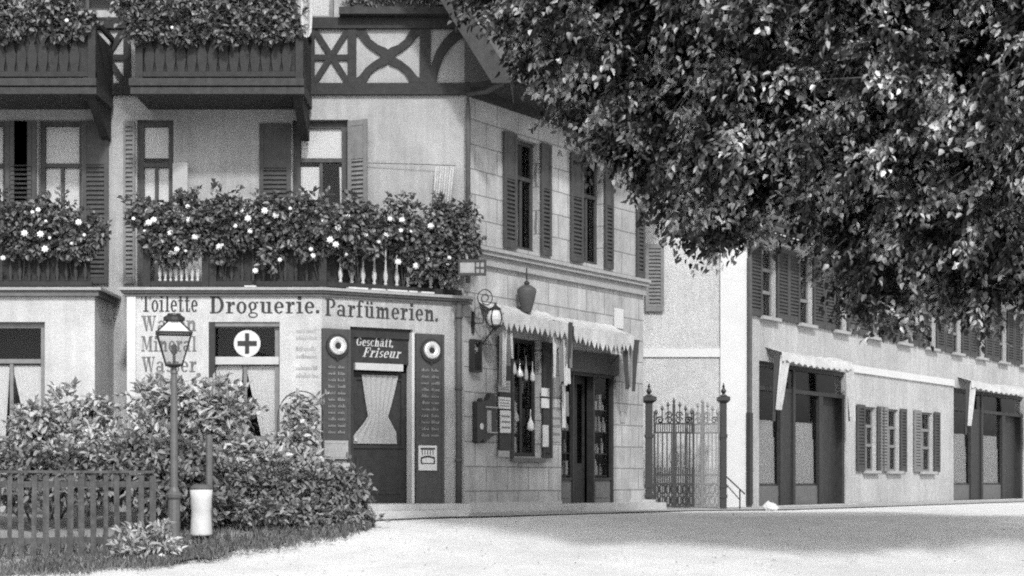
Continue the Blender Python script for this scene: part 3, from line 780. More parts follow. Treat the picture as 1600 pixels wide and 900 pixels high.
# ================================================================== balconies
def turned(c, h, r):
    return MB().lathe(c, [(r * .8, 0), (r * .8, .03), (r * .45, .05), (r * 1.0, .12), (r * .95, .17), (r * .45, .26), (r * .38, h * .55), (r * .5, h - .14), (r * .35, h - .11), (r * .7, h - .06), (r * .7, h)], 10)
bal = MB()
bz0 = gz1
lb = thing('tmp', 'x', 'x'); bpy.data.objects.remove(lb)
GT = Fr((0, G_Y + .04), (1, G_Y + .04))
HT = Fr((H.o.x - H.n.x * .04, H.o.y - H.n.y * .04), (CORNER[0] - H.n.x * .04, CORNER[1] - H.n.y * .04))
b = MB()
for F, a, c in ((GT, GT.U(228), GT.U(503)), (HT, 0.0, HT.L - .05)):
    b.box(F, a, c, -.05, .05, bz0 + .93, bz0 + 1.0)
    b.box(F, a, c, -.04, .04, bz0 + .03, bz0 + .11)
rail = b.build('terrace_railing', M['timber'], house)
for F, pxs in ((GT, (322, 333, 505)), (HT, (700,)), (GT, (230,))):
    for px in pxs:
        u = F.U(px)
        MB().box(F, u - .06, u + .06, -.055, .056, bz0 + .002, bz0 + 1.06).build('post', M['timber'], rail)
bb = MB().box(GT, GT.U(330), GT.U(498), -.09, -.06, bz0 + .11, bz0 + .93); bb.build('railing_board', M['timber'], rail)
MB().box(HT, .1, HT.L - .1, -.13, -.10, bz0 + .1, bz0 + .93).build('railing_board', M['timber'], rail)
px = 252
for i in range(9):
    p = GT.P(GT.U(250 + i * 8.4), 0, bz0 + .11); turned(p, .82, .034).build('baluster', M['frame_w'], rail, smooth=True)
for i in range(9):
    p = GT.P(GT.U(345 + i * 16.8), 0.0, bz0 + .11); turned(p, .82, .036).build('baluster', M['timber2'], rail, smooth=True)
for i in range(10):
    p = HT.P(HT.U(532 + i * 17.6), 0.0, bz0 + .11); turned(p, .82, .040).build('baluster', M['frame_w'], rail, smooth=True)
# flashing slips on the terrace edge
b = MB()
for x0, x1 in ((540, 570), (576, 597), (600, 631), (634, 647), (653, 673)):
    b.box(H, H.U(x0), H.U(x1), .02, .136, gz1 + .001, gz1 + .03)
b.box(G, G.U(384), G.U(402), .02, .136, gz1 + .001, gz1 + .025)
b.build('edge_flashing', M['white'], co)

# upper balcony (timber, carved boards)
UY = 26.76
def upper_balcony(x0, x1, side=True):
    F = Fr((0, UY), (1, UY)); a, c = F.U(x0), F.U(x1); zb, zf = F.Z(0, 148), F.Z(0, 124); zt = zf + 1.0
    b = MB(); b.box(F, a, c, -(28 - UY) + .08, 0, zb + .02, zb + .2); s = b.build('balcony', M['timber2'], house)
    b = MB(); b.box(F, a - .03, c + .02, .002, .06, zb, zb + .11); b.box(F, a - .05, c + .02, .002, .09, zb + .13, zf); b.build('fascia', M['timber2'], s)
    b = MB()
    b.box(F, a + .1, c, -.05, .03, zt - .08, zt); b.box(F, a + .1, c, -.04, .02, zf + .04, zf + .12)
    for u in (a + .1, c - .06): b.box(F, u - .06, u + .06, -.06, .04, zf, zt + .05)
    b.build('railing', M['timber'], s)
    n = int((c - a) / .17)
    for i in range(n):
        u = a + .26 + i * .17
        if u > c - .2: break
        z0 = zf + .12; h = zt - .08 - z0
        prof = [(0, .055), (.1, .06), (.2, .075), (.35, .08), (.5, .05), (.58, .03), (.66, .055), (.8, .075), (.9, .05), (1, .05)]
        pts = [(u + w, z0 + t * h) for t, w in prof] + [(u - w, z0 + t * h) for t, w in prof[::-1]]
        MB().prism(F, pts, -.03, -.005).build('baluster', M['timber'], s)
    MB().box(F, a + .1, c - .1, -.10, -.07, zf + .05, zt - .1).build('railing_board', M['timber'], s)
    # side return and brackets
    for uu in (c - .03, a + .12):
        S = Fr((uu, UY), (uu, 28)); 
        b = MB(); b.box(S, 0, 28 - UY, -.03, .03, zt - .08, zt + .002); b.box(S, .1, 28 - UY, -.012, .012, zb + .2, zt - .2); b.build('side_panel', M['timber'], s)
    for uu in (c - .12,):
        S = Fr((uu, UY), (uu, 28)); L = 28 - UY
        MB().prism(S, [(.12, zb + .02), (L - .02, zb + .02), (L - .02, zb - .5), (L - .22, zb - .45), (.3, zb - .1)], -.07, .07).build('bracket', M['timber'], s)
    return s
upper_balcony(208, 474)
upper_balcony(-190, 150)

# second projection further along the front (continues the terrace to the left)
GL0, GL1 = G.U(-150), G.U(148)
gw2 = (G.U(-40), G.U(70), gw[2], gw[3])
wall(G, GL0, GL1, 0, gz1 - .12, [gw2], 'shop_front_wall', M['white_wall'], house, .22)
for x, s_ in ((GL1, 1), (GL0, -1)):
    S = Fr((x, G_Y), (x, 28)); MB().add([S.P(0, 0, 0), S.P(1.28, 0, 0), S.P(1.28, 0, gz1 - .12), S.P(0, 0, gz1 - .12)], [(0, 1, 2, 3)]).build('shop_side_wall', M['white_wall'], house)
MB().box(G, GL0 - .13, GL1 + .13, -1.27, .13, gz1 - .045, gz1).build('terrace_slab', M['trim'], house)
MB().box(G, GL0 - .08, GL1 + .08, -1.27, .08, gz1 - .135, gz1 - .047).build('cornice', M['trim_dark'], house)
window(G, house, *gw2, m=M['frame_g'], mull=1, trans=(.675,), fw=.09, d=-.1, curtains=[(.08, .46, .10, .40, 0.05, .64), (.50, .95, .72, .93, .05, .64)])
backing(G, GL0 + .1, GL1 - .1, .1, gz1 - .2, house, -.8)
b = MB(); b.box(GT, GL0 + .1, GL1 - .05, -.05, .05, bz0 + .93, bz0 + 1.0); b.box(GT, GL0 + .1, GL1 - .05, -.04, .04, bz0 + .03, bz0 + .11)
b.box(GT, GL0 + .1, GL1 - .1, -.09, -.06, bz0 + .11, bz0 + .93)
rail2 = b.build('terrace_railing', M['timber'], house)
for i in range(20):
    u = GL0 + .2 + i * .15
    if u > GL1 - .1: break
    turned(GT.P(u, 0, bz0 + .11), .82, .036).build('baluster', M['timber2'], rail2, smooth=True)

# ================================================================== signs, lamps and awnings on the side front
# hanging sign beside the downpipe
HS = Fr(((700 - CX) / FPX * 27.2, 27.3), ((700 - CX) / FPX * 27.2 + 1, 27.3))
t = thing('hanging_sign', 'small dark framed sign with a cross panel projecting at the house corner', 'sign', HS.P(HS.U(740), 0, HS.Z(0, 431)))
u0, u1, z0, z1 = HS.U(716), HS.U(760), HS.Z(0, 431), HS.Z(0, 406)
b = MB(); f = .03
b.box(HS, u0, u1, 0, .06, z1 - f, z1); b.box(HS, u0, u1, 0, .06, z0, z0 + f * 1.4); b.box(HS, u0, u0 + f, .002, .058, z0 + f, z1 - f); b.box(HS, u1 - f * 1.2, u1, .002, .058, z0 + f, z1 - f)
us = HS.U(743); b.box(HS, us - .01, us + .01, .002, .056, z0 + f, z1 - f)
uc = (us + u1 - f) / 2; zc2 = (z0 + z1) / 2
b.box(HS, uc - .01, uc + .01, .004, .054, z0 + f, z1 - f); b.box(HS, us, u1 - f, .004, .053, zc2 - .01, zc2 + .01)
b.build('frame', M['iron'], t)
MB().box(HS, u0 + f, u1 - f, .02, .035, z0 + f, z1 - f).build('panel', M['paper_g'], t)
MB().tube([HS.P(u0 - .02, .03, z1 - .01), HS.P(u0 - .04, -.5, z1 - .01)], .014, 6).build('bracket', M['iron'], t)

# ball lantern on a scroll bracket
d_ = .45
u, z = B.U(774, d_), B.Z(774, 497, d_)
t = thing('ball_lantern', 'round glass lantern hanging from a scrolled iron bracket left of the awnings', 'lantern', B.P(u, d_, z - .2))
prof = [(.02, -.16), (.05, -.155), (.11, -.11), (.145, -.03), (.145, .03), (.11, .11), (.05, .15), (.02, .16)]
MB().lathe(B.P(u, d_, z), prof, 10).build('globe', M['lampglass'], t)
b = MB(); c0 = Vector(B.P(u, d_, z))
for k in range(5):
    a = 2 * math.pi * k / 5 + .5
    b.tube([c0 + Vector((math.cos(a) * r * 1.04, math.sin(a) * r * 1.04, zz)) for r, zz in prof], .014, 6)
b.lathe((c0.x, c0.y, c0.z + .13), [(.09, 0), (.1, .03), (.05, .06), (.02, .09), (.02, .13)], 10)
b.lathe((c0.x, c0.y, c0.z - .22), [(.012, 0), (.03, .04), (.09, .07), (.1, .09)], 10)
for k in (0, 2): 
    a0 = 2 * math.pi * k / 5 + .5; vs = []
    for r, zz in prof[1:-1]:
        for a in (a0, a0 + 2 * math.pi / 5): vs.append(c0 + Vector((math.cos(a) * r * 1.02, math.sin(a) * r * 1.02, zz)))
    b.add(vs, [(2 * i, 2 * i + 1, 2 * i + 3, 2 * i + 2) for i in range(len(prof) - 3)])
b.build('cage', M['iron'], t)
b = MB(); zw0, zw1 = B.Z(740, 521), B.Z(740, 487); uw = B.U(740, .03)
b.box(B, uw - .03, uw + .03, .001, .03, zw0, zw1); b.box(B, uw - .05, uw + .05, .001, .025, zw0 + .12, zw0 + .2)
za = (zw0 + zw1) / 2
b.tube([B.P(uw, .03, za - .02), B.P(u - .0, d_ * .45, za - .02), B.P(u, d_ * .45, za + .25)], .012, 6)
sp = []
for i in range(46):
    a = math.pi + i * .24 * -1; rr = .17 * (1 - i / 54)
    sp.append(B.P(u - .02 + rr * math.cos(a) * .75, d_ * .6 + rr * math.cos(a) * .5, z + .34 + rr * math.sin(a)))
b.tube([B.P(u - .0, d_ * .45, za + .1)] + sp, .010, 6)
b.tube([sp[24], c0 + Vector((0, 0, .25))], .008, 6)
b.build('bracket', M['iron'], t)

# dark urn-shaped wall lamp above the awning
d_ = .22
u, z = B.U(823, d_), B.Z(823, 489, d_)
t = thing('urn_lamp', 'dark urn shaped wall lamp with knob on top above the left awning', 'lamp', B.P(u, d_, z))
MB().lathe(B.P(u, d_, z), [(.06, 0), (.085, .03), (.14, .22), (.17, .37), (.165, .42), (.12, .46), (.06, .49)], 14).build('shade', M['pipe'], t, smooth=True)
MB().lathe(B.P(u, d_, z + .49), [(.03, 0), (.05, .02), (.05, .05), (.015, .07), (.012, .3)], 10).build('finial', M['iron'], t)
MB().tube([B.P(u, d_, z + .1), B.P(u, 0, z + .1)], .02, 6).build('bracket', M['iron'], t)

# small dark showcase left of the shop window
def case_parts(t, F, u0, u1, z0, z1, d):
    b = MB()
    b.box(F, u0, u1, d, d + .08, z0, z0 + .04); b.box(F, u0, u1, d, d + .08, z1 - .04, z1)
    b.box(F, u0, u0 + .03, d, d + .078, z0 + .04, z1 - .04); b.box(F, u1 - .03, u1, d, d + .078, z0 + .04, z1 - .04); b.build('frame', M['iron'], t)
    w = u1 - u0; b = MB()
    for i in range(7): b.band(F, [(u0 + w * random.random(), z0 + (z1 - z0) * (.55 + .4 * random.random())) for _ in range(3)], .018, d + .002 + i * .002, d + .006 + i * .002)
    b.build('display', M['paper_g'], t)
board(B, 733, 746.5, 530, 581, .02, M['iron'], 'letter_case', 'narrow dark wall case with scribbled pale papers beside the downpipe', 'showcase', case_parts)
# tall ornate showcase with ragged outline
d_ = .10
t = thing('wall_showcase', 'black carved showcase with a white oval dial hanging left of the side shop window', 'showcase', B.P(B.U(758, d_), d_, B.Z(745, 690, d_)))
q = lambda px, py: (B.U(px, d_), B.Z(px, py, d_))
MB().prism(B, [q(745, 627), q(751, 629), q(753, 622), q(755, 628), q(763, 624), q(767, 614), q(772, 614), q(774, 622), q(775, 678), q(766, 684), q(757, 692), q(754, 686), q(748, 693), q(745, 690)], .01, .11).build('case', M['iron'], t)
p = MB(); u0, u1 = B.U(761, .113), B.U(767, .113); p.box(B, u0, u1, .112, .125, B.Z(761, 675, .113), B.Z(761, 641, .113)); p.build('dial_strip', M['paper_g'], t)
MB().disc(B, B.U(752.5, .113), B.Z(752, 666, .113), .05, .112, .122, 18, .055).build('dial', M['white'], t)
b = MB(); b.box(B, B.U(759, .11), B.U(775, .11), .111, .15, B.Z(759, 638), B.Z(759, 635.5)); b.box(B, B.U(762, .11), B.U(775, .11), .111, .15, B.Z(759, 677), B.Z(759, 675)); b.build('shelf', M['paper_g'], t)

# posters around the shop window
POST = [(778, 796, 592, 604, 'grey_card'), (778.5, 795, 606, 616, 'x'), (779, 796, 620, 640, 'x')]
def plain(t, F, u0, u1, z0, z1, d): 
    b = MB(); h = z1 - z0
    for k in range(3): b.box(F, u0 + .03, u1 - .03, d, d + .004, z0 + h * (.2 + .25 * k), z0 + h * (.28 + .25 * k))
    b.build('print', M['frame_g'], t)
board(B, 778.5, 796, 594, 612, .075, M['paper_g'], 'poster', 'striped grey card uppermost on the left shop window shutter', 'poster', plain)
board(B, 778.5, 796.5, 620, 638, .075, M['paper'], 'poster', 'square pale card in the middle of the left shop window shutter', 'poster', plain)
board(B, 781, 797, 641, 676, .075, M['paper'], 'poster', 'tall white card low on the left shop window shutter', 'poster', plain)
board(B, 778, 795, 704, 714, .075, M['paper_g'], 'poster', 'small grey card at the foot of the left shop window shutter', 'poster')
board(B, 845.5, 857, 606, 619, .075, M['paper'], 'poster', 'small white card uppermost on the right shop window shutter', 'poster')
board(B, 845.5, 857, 622, 637, .075, M['paper'], 'poster', 'second white card from the top of the right shop window shutter', 'poster')
board(B, 847.5, 856, 664, 698, .075, M['white'], 'thermometer_plate', 'bright white upright enamel plate on the right shop window shutter', 'sign')
board(B, 861, 874, 606, 619, .004, M['paper_g'], 'poster', 'topmost pale notice on the stone pier left of the shop door', 'poster')
board(B, 861, 874, 623, 636, .004, M['paper'], 'poster', 'middle pale notice on the stone pier left of the shop door', 'poster')
board(B, 861, 875, 640, 690, .004, M['paper_g'], 'poster', 'long grey notice lowest on the stone pier left of the shop door', 'poster', plain)
board(B, 959.5, 973, 481, 512, .004, M['c_trim'], 'blank_plate', 'blank pale plate on the stone wall above the right awning', 'sign')
board(B, 969, 976.5, 642, 660, .004, M['paper_g'], 'bell_plate', 'small grey bell plate on the stone wall right of the shop door', 'sign')

# awnings
def awning(px0, px1, py0, name_label, pr=.5, slump=0.0):
    u0, u1 = B.U(px0, pr), B.U(px1, pr); zt = B.Z(px0, py0, pr)
    t = thing('awning', name_label, 'awning', B.P((u0 + u1) / 2, pr / 2, zt - .4), 'awnings over the side shop')
    n = 40; vs = []
    for j in range(5):
        s = j / 4
        for i in range(n + 1):
            vs.append(B.P(u0 + (u1 - u0) * i / n, pr * s + .005, zt + .22 * (1 - s) - .03 * math.sin(math.pi * s) + .006 * math.sin(i * 1.3)))
    b = MB(); k = n + 1
    b.add(vs, [(j * k + i, j * k + i + 1, (j + 1) * k + i + 1, (j + 1) * k + i) for j in range(4) for i in range(n)])
    b.build('canopy', M['cloth'], t, smooth=True)
    # scalloped valance
    nt = max(6, int((u1 - u0) / .155)); N = nt * 8; vs = []
    for j in range(4):
        for i in range(N + 1):
            a = i / N; u = u0 + (u1 - u0) * a; ph = (a * nt) % 1.0
            low = .15 + slump * math.sin(math.pi * a) ** 2 + .15 * (1 - abs(2 * ph - 1)) ** .8
            vs.append(B.P(u, pr + .012 + .012 * math.sin(a * 41) * j / 3, zt - low * j / 3 + .012 * math.sin(a * 5)))
    b = MB(); k = N + 1
    b.add(vs, [(j * k + i, j * k + i + 1, (j + 1) * k + i + 1, (j + 1) * k + i) for j in range(3) for i in range(N)])
    b.build('valance', M['cloth'], t, smooth=True)
    for uu in (u0 + .03, u1 - .03):
        MB().tube([B.P(uu, .01, zt - .55), B.P(uu, pr, zt - .02)], .014, 6).build('arm', M['iron'], t)
    return t, u0, u1, zt
a1, u0, u1, zt = awning(786, 889, 489, 'left scalloped white awning with hanging side drapes over the side shop window')
for px0, px1, py0, py1, m, pxb0, pxb1 in ((783, 788, 514, 602, M['cloth_g'], 779, 783), (788, 795, 516, 604, M['cloth'], 783, 790), (795, 799, 520, 572, M['cloth_g'], 791, 797), (799, 803, 520, 560, M['cloth'], 798, 801), (882, 891, 508, 602, M['cloth'], 880, 886), (875, 882, 518, 596, M['cloth_g'], 873, 880), (866, 873, 520, 590, M['cloth'], 864, 867)):
    MB().cloth(B, (B.U(px0, .45), B.U(px1, .45), B.Z(px0, py0, .45)), (B.U(pxb0, .42), B.U(pxb1, .42), B.Z(px0, py1, .42)), 1.6, .03, .42, 14, 8).build('drape', m, a1, smooth=True)
MB().cloth(B, (B.U(888, .52), B.U(894, .52), B.Z(888, 503, .52)), (B.U(885, .52), B.U(890, .52), B.Z(888, 560, .52)), 1.2, .02, .53, 10, 6).build('drape', M['drape_dark'], a1, smooth=True)
a2, u0, u1, zt = awning(896, 990, 510, 'right scalloped white awning sagging over the shop door', slump=.09)
for px0, px1, py0, py1, m, pxb0, pxb1 in ((890, 897, 512, 575, M['cloth_g'], 885, 890), (886, 893, 575, 600, M['cloth'], 882, 888), (972, 984, 534, 608, M['drape_dark'], 973, 979), (984, 990, 532, 606, M['cloth_g'], 979, 983), (990, 1001, 530, 612, M['drape_dark'], 983, 989)):
    MB().cloth(B, (B.U(px0, .42), B.U(px1, .42), B.Z(px0, py0, .42)), (B.U(pxb0, .35), B.U(pxb1, .35), B.Z(px0, py1, .35)), 1.6, .025, .40, 14, 8).build('drape', m, a2, smooth=True)
MB().cloth(B, (B.U(948, .45), B.U(985, .45), B.Z(948, 527, .45)), (B.U(955, .45), B.U(972, .45), B.Z(955, 552, .45)), 4, .03, .42, 20, 6).build('swag', M['cloth'], a2, smooth=True)

# goods behind the shop glass
def goods(F, u0, u1, z0, z1, n, d, label, cat_='packet'):
    """rows of packets and bottles on thin shelves"""
    rows = 4; k = 0
    for r in range(rows):
        z = z0 + (z1 - z0) * r / rows
        u = u0
        while u < u1 - .05 and k < n:
            w = random.uniform(.07, .13); h = random.uniform(.14, .30)
            m = random.choice([M['white'], M['paper'], M['curtain'], M['white'], M['paper_g']])
            b = MB()
            if random.random() < .5: b.box(F, u, u + w, d - .08, d, z, z + h)
            else: b.lathe(F.P(u + w / 2, d - .05, z), [(w * .38, 0), (w * .4, .02), (w * .4, h * .6), (w * .16, h * .78), (w * .16, h), (w * .18, h + .01)], 10)
            ob = b.build('packet' if len(b.f) < 10 else 'bottle', m)
            tag(ob, label[0] if len(b.f) < 10 else label[1], 'packet' if len(b.f) < 10 else 'bottle', label[2])
            u += w + random.uniform(.03, .10); k += 1
    sh = MB()
    for r in range(rows): sh.box(F, u0 - .03, u1 + .03, d - .14, d + .02, z0 + (z1 - z0) * r / rows - .02, z0 + (z1 - z0) * r / rows - .004)
    return sh.build('display_shelf', M['dark'], house)
zd0, zd1 = B.Z(880, 742), B.Z(880, 600)
goods(B, B.U(880), B.U(897), zd0, zd1, 14, -.135, ('packet shown behind the left glass wing of the side shop door', 'bottle shown behind the left glass wing of the side shop door', 'goods left of the side shop door'))
goods(B, B.U(937), B.U(955), zd0, zd1, 14, -.135, ('packet shown behind the right glass wing of the side shop door', 'bottle shown behind the right glass wing of the side shop door', 'goods right of the side shop door'))
goods(B, SW[0] + .1, SW[1] - .3, SW[2] + .06, SW[2] + 1.5, 14, -.15, ('packet shown in the side shop window under the left awning', 'bottle shown in the side shop window under the left awning', 'goods in the side shop window'))

hung = [(803, 560, 26, .05, 'cloth', ''), (812, 572, 18, .07, 'basin', ''), (822, 566, 30, .04, 'paper_g', ''), (832, 575, 22, .05, 'cloth', ''), (806, 640, 20, .06, 'paper_g', ''), (829, 650, 24, .07, 'paper', '')]
for px, py, h_, r_, m_, _l in hung:
    d_ = .05; u, z = B.U(px, d_), B.Z(px, py, d_); hh = h_ / FPX * 28.6
    b = MB(); b.lathe(B.P(u, d_, z - hh), [(r_ * .5, 0), (r_, hh * .15), (r_ * .8, hh * .5), (r_ * .25, hh * .8), (.006, hh), (.006, hh + .12)], 8)
    t = b.build('hanging_ware', M[m_], smooth=True); tag(t, 'small ware hung on a string before the dark side shop window', 'ware', 'wares hung in the side shop window')
for px0, px1, py0, py1, m_, lab in ((877, 882, 600, 668, 'cloth', 'long narrow white towel hanging at the left jamb of the side shop door'), (883, 887, 612, 650, 'cloth_g', 'short grey towel hanging just inside the left jamb of the side shop door')):
    t = MB().cloth(B, (B.U(px0, .04), B.U(px1, .04), B.Z(px0, py0, .04)), (B.U(px0 - 1, .04), B.U(px1, .04), B.Z(px0, py1, .04)), 2, .02, .06, 12, 8).build('hanging_towel', M[m_], smooth=True); tag(t, lab, 'towel')
# cloths hanging on the front
t = MB().cloth(A, (AU(680), AU(711), AZ(262)), (AU(677), AU(706), AZ(318)), 4, .06, .14, 28, 8).build('hanging_cloth', M['cloth'], smooth=True)
tag(t, 'pleated white cloth hanging at the corner above the flower balcony', 'cloth')
b = MB(); b.tube([(AU(575), 27.93, AZ(256)), (AU(640), 27.9, AZ(258)), (AU(713), 27.88, AZ(261))], .006, 5); t = b.build('clothes_line', M['iron'])
tag(t, 'thin line stretched along the front wall above the flower balcony', 'line')
F = Fr((0, 26.66), (1, 26.66))
b = MB(); prof = [(-60, 468, 490), (0, 468, 488), (35, 469, 488), (50, 471, 487), (58, 475, 483)]; vs = []; n = 12
for py, x0, x1 in prof:
    for i in range(n + 1): vs.append(F.P(F.U(x0) + (F.U(x1) - F.U(x0)) * i / n, .03 * math.sin(i / n * 9), F.Z(0, py)))
b.add(vs, [(j * (n + 1) + i, j * (n + 1) + i + 1, (j + 1) * (n + 1) + i + 1, (j + 1) * (n + 1) + i) for j in range(4) for i in range(n)])
t = b.build('bedding', M['cloth'], smooth=True); tag(t, 'white bedding airing over the right end of the upper timber balcony', 'bedding')

# ================================================================== NEIGHBOUR HOUSE
cz1 = C1.Z(1005, 150); ceave = C2.Z(1166, 352)
gl = -4.0
b = MB(); xa = CC[0] - 4.0; za = ceave + 4.0 * .95
poly = [(xa - 4.0, 0), (CC[0], 0), (CC[0], ceave), (xa, za), (xa - 4.0, ceave)]
b.prism(C1, poly, -.3, 0); b.build('gable_wall', M['c_wall'], house2)
MB().box(C1, C1.U(1125), CC[0] + .02, 0, .06, 0, ceave - .05).build('pilaster', M['c_trim'], house2)
zb1, zb0 = C1.Z(0, 545), C1.Z(0, 558)
MB().box(C1, C1.U(960), C1.U(1125) - .003, 0, .04, zb0, zb1).build('string_course', M['c_trim'], house2)
shutter(C1, house2, C1.U(1008), C1.U(1037), C1.Z(0, 487), C1.Z(0, 382), M['shutter_pale'], d=.05)
# attic opening
MB().box(C1, C1.U(1036), C1.U(1062), 0, .05, C1.Z(0, 309), C1.Z(0, 262)).build('attic_shutter', M['shutter'], house2)
# side facing the street
def C2win(u, w=.72):
    return (u - w / 2, u + w / 2, C2.Z(1190, 494), C2.Z(1190, 384))
wins = [C2win(u) for u in (1.06, 2.98, 4.94, 6.95, 8.95, 10.95, 12.95, 14.95, 16.95, 18.95)]
sf = (C2.U(1186), C2.U(1322), 0.06, C2.Z(1250, 572))
lw = []
for px0, px1 in ((1349, 1368), (1385, 1404)): lw.append((C2.U(px0), C2.U(px1), C2.Z(1340, 735), C2.Z(1340, 634)))
lw.append((C2.U(1437), C2.U(1457), lw[0][2], lw[0][3]))
sf2 = (C2.U(1490), C2.U(1600), 0.06, sf[3])
wall(C2, 0, 27, 0, ceave, wins + lw + [sf, sf2], 'street_wall', M['c_side'], house2)
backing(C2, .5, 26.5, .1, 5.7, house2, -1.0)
for w in wins:
    window(C2, house2, *w, m=M['frame_g'], mull=0, trans=(.36, .68), fw=.05, d=-.08, curtains=[(.1, .55, .1, .55, .03, .97)], sill=.13, smat=M['trim'])
    shutter(C2, house2, w[0] - .60, w[0] - .02, w[2] - .02, w[3] + .04, M['shutter'], louv=(0, 1))
    shutter(C2, house2, w[1] + .02, w[1] + .60, w[2] - .02, w[3] + .04, M['shutter'], louv=(0, 1))
for w in lw:
    window(C2, house2, *w, m=M['frame_g'], mull=1, trans=(.4, .7), fw=.05, d=-.08, curtains=[(.08, .4, .08, .4, .05, .95)], sill=.12, smat=M['trim'])
    ws = min(.48, w[1] - w[0])
    shutter(C2, house2, w[0] - ws - .02, w[0] - .02, w[2] - .02, w[3] + .03, M['shutter_pale'] if w is not lw[0] else M['shutter'])
    shutter(C2, house2, w[1] + .02, w[1] + ws * .9, w[2] - .02, w[3] + .03, M['shutter'])
zk = C2.Z(1310, 567)
MB().box(C2, sf[1] + .25, sf2[0] - .05, 0, .05, zk - .17, zk).build('string_course', M['c_trim'], house2)
MB().box(C2, sf2[1] + .05, 27, 0, .05, zk - .17, zk).build('string_course', M['c_trim'], house2)
MB().box(C2, .35, 27, 0, .10, ceave - .25, ceave - .08).build('eave_cornice', M['c_trim'], house2)
# roof
v = lambda u, d, z: C2.P(u, d, z)
slab(v(-.5, .5, ceave - .05), v(27, .5, ceave - .05), v(27, -5, ceave + 4.4), v(-.5, -5, ceave + 4.4), -.14, 'roof', M['roof'], house2)
slab((xa, C1Y - .35, za + .12), (xa - 4.4, C1Y - .35, ceave - .25), (xa - 4.4, 42, ceave - .25), (xa, 42, za + .12), .14, 'roof', M['roof'], house2)
b = MB(); b.tube([v(-.1, .55, ceave - .1), v(27, .55, ceave - .12)], .07, 8)
b.build('gutter', M['pipe'], house2)
b = MB(); b.tube([v(.3, .5, ceave - .12), v(.02, .14, ceave - .5), v(-.02, .1, ceave - .7), v(-.02, .1, .05)], .055, 8); b.build('downpipe', M['pipe'], house2)
MB().tube([v(-.02, .1, .1), v(-.02, .1, 2.0)], .072, 8).build('pipe_sleeve', M['iron'], house2)
# shopfronts
def shopfront(s, door_side):
    u0, u1, z0, z1 = s; W = u1 - u0; b = MB()
    cuts = [0, .25, .37, .69, .735, .97, 1.0] if door_side else [0, .06, .40, .62, .95, 1]
    zt = z0 + (z1 - z0) * .80
    def post(a, c, d=-.04): b.box(C2, u0 + a * W, u0 + c * W, -.2, d, z0, zt)
    post(0, .02); post(.245, .375); post(.69, .735); post(.97, 1.0)
    b.box(C2, u0, u1, -.2, -.03, zt, zt + .09); b.box(C2, u0, u1, -.2, -.06, z1 - .1, z1)
    b.box(C2, u0 + .37 * W, u0 + .395 * W, -.05, .0, z0, z1 - .1)
    o = b.build('shopfront', M['door'], house2)
    for a, c in ((.02, .245), (.395, .69)):
        MB().box(C2, u0 + a * W, u0 + c * W, -.18, -.09, z0, z0 + .42).build('panel', M['doorp'], o)
        MB().box(C2, u0 + a * W, u0 + c * W, -.17, -.10, z0 + .42, z0 + .47).build('sill', M['door'], o)
        MB().add([C2.P(u0 + a * W, -.12, z0 + .45), C2.P(u0 + c * W, -.12, z0 + .45), C2.P(u0 + c * W, -.12, zt), C2.P(u0 + a * W, -.12, zt)], [(0, 1, 2, 3)]).build('pane', M['glass'], o)
        H_ = zt - z0 - .45
        MB().cloth(C2, (u0 + (a + .01) * W, u0 + (c - .01) * W, z0 + .47 + H_ * .50), (u0 + (a + .01) * W, u0 + (c - .01) * W, z0 + .47), 5, .02, -.17, 24, 4).build('display_cloth', M['curtain'], o, smooth=True)
        MB().cloth(C2, (u0 + (a + .03) * W, u0 + (c - .02) * W, z0 + .47 + H_ * .68), (u0 + (a + .03) * W, u0 + (c - .02) * W, z0 + .47 + H_ * .45), 4, .02, -.18, 24, 4).build('display_cloth', M['curtain'], o, smooth=True)
    MB().box(C2, u0 + .735 * W, u0 + .97 * W, -.26, -.2, z0, zt).build('door', M['door'], o)
    MB().add([C2.P(u0, -.12, zt + .09), C2.P(u1, -.12, zt + .09), C2.P(u1, -.12, z1 - .1), C2.P(u0, -.12, z1 - .1)], [(0, 1, 2, 3)]).build('pane', M['glass'], o)
    MB().box(C2, u0 - .1, u1 + .1, -.1, .25, -.03, z0).build('doorstep', M['step'], o)
shopfront(sf, True); shopfront(sf2, True)
def awn2(s, label):
    u0, u1, z0, z1 = s; pr = .38; u1 -= .75
    t = thing('awning', label, 'awning', C2.P((u0 + u1) / 2, .3, z1), 'awnings on the neighbour house')
    n = 40; vs = []
    for j in range(5):
        k = j / 4
        for i in range(n + 1):
            vs.append(C2.P(u0 + .3 + (u1 - u0 - .1) * i / n, pr * k + .004, z1 + .30 - .12 * k - .05 * math.sin(math.pi * i / n) + .012 * math.sin(i * 1.1)))
    for i in range(n + 1): vs.append(C2.P(u0 + .3 + (u1 - u0 - .1) * i / n, pr + .01, z1 + .18 - .17 - .05 * math.sin(math.pi * i / n) - .03 * math.sin(i * 1.9)))
    b = MB(); k = n + 1; b.add(vs, [(j * k + i, j * k + i + 1, (j + 1) * k + i + 1, (j + 1) * k + i) for j in range(5) for i in range(n)])
    b.build('canopy', M['cloth'], t, smooth=True)
    MB().cloth(C2, (u0 + .3, u0 + .75, z1 + .12), (u0 - .02, u0 + .25, z0 + (z1 - z0) * .66), 2.2, .05, .36, 20, 8).build('drape', M['cloth_mid'], t, smooth=True)
    MB().cloth(C2, (u0 + .05, u0 + .3, z1 + .1), (u0 - .1, u0 + .04, z0 + (z1 - z0) * .58), 1.5, .04, .33, 14, 8).build('drape', M['drape_dark'], t, smooth=True)
    MB().cloth(C2, (u1 - .1, u1 + .35, z1 + .05), (u1 + .1, u1 + .38, z0 + (z1 - z0) * .62), 2.2, .05, .34, 20, 8).build('drape', M['cloth_mid'], t, smooth=True)
    return t
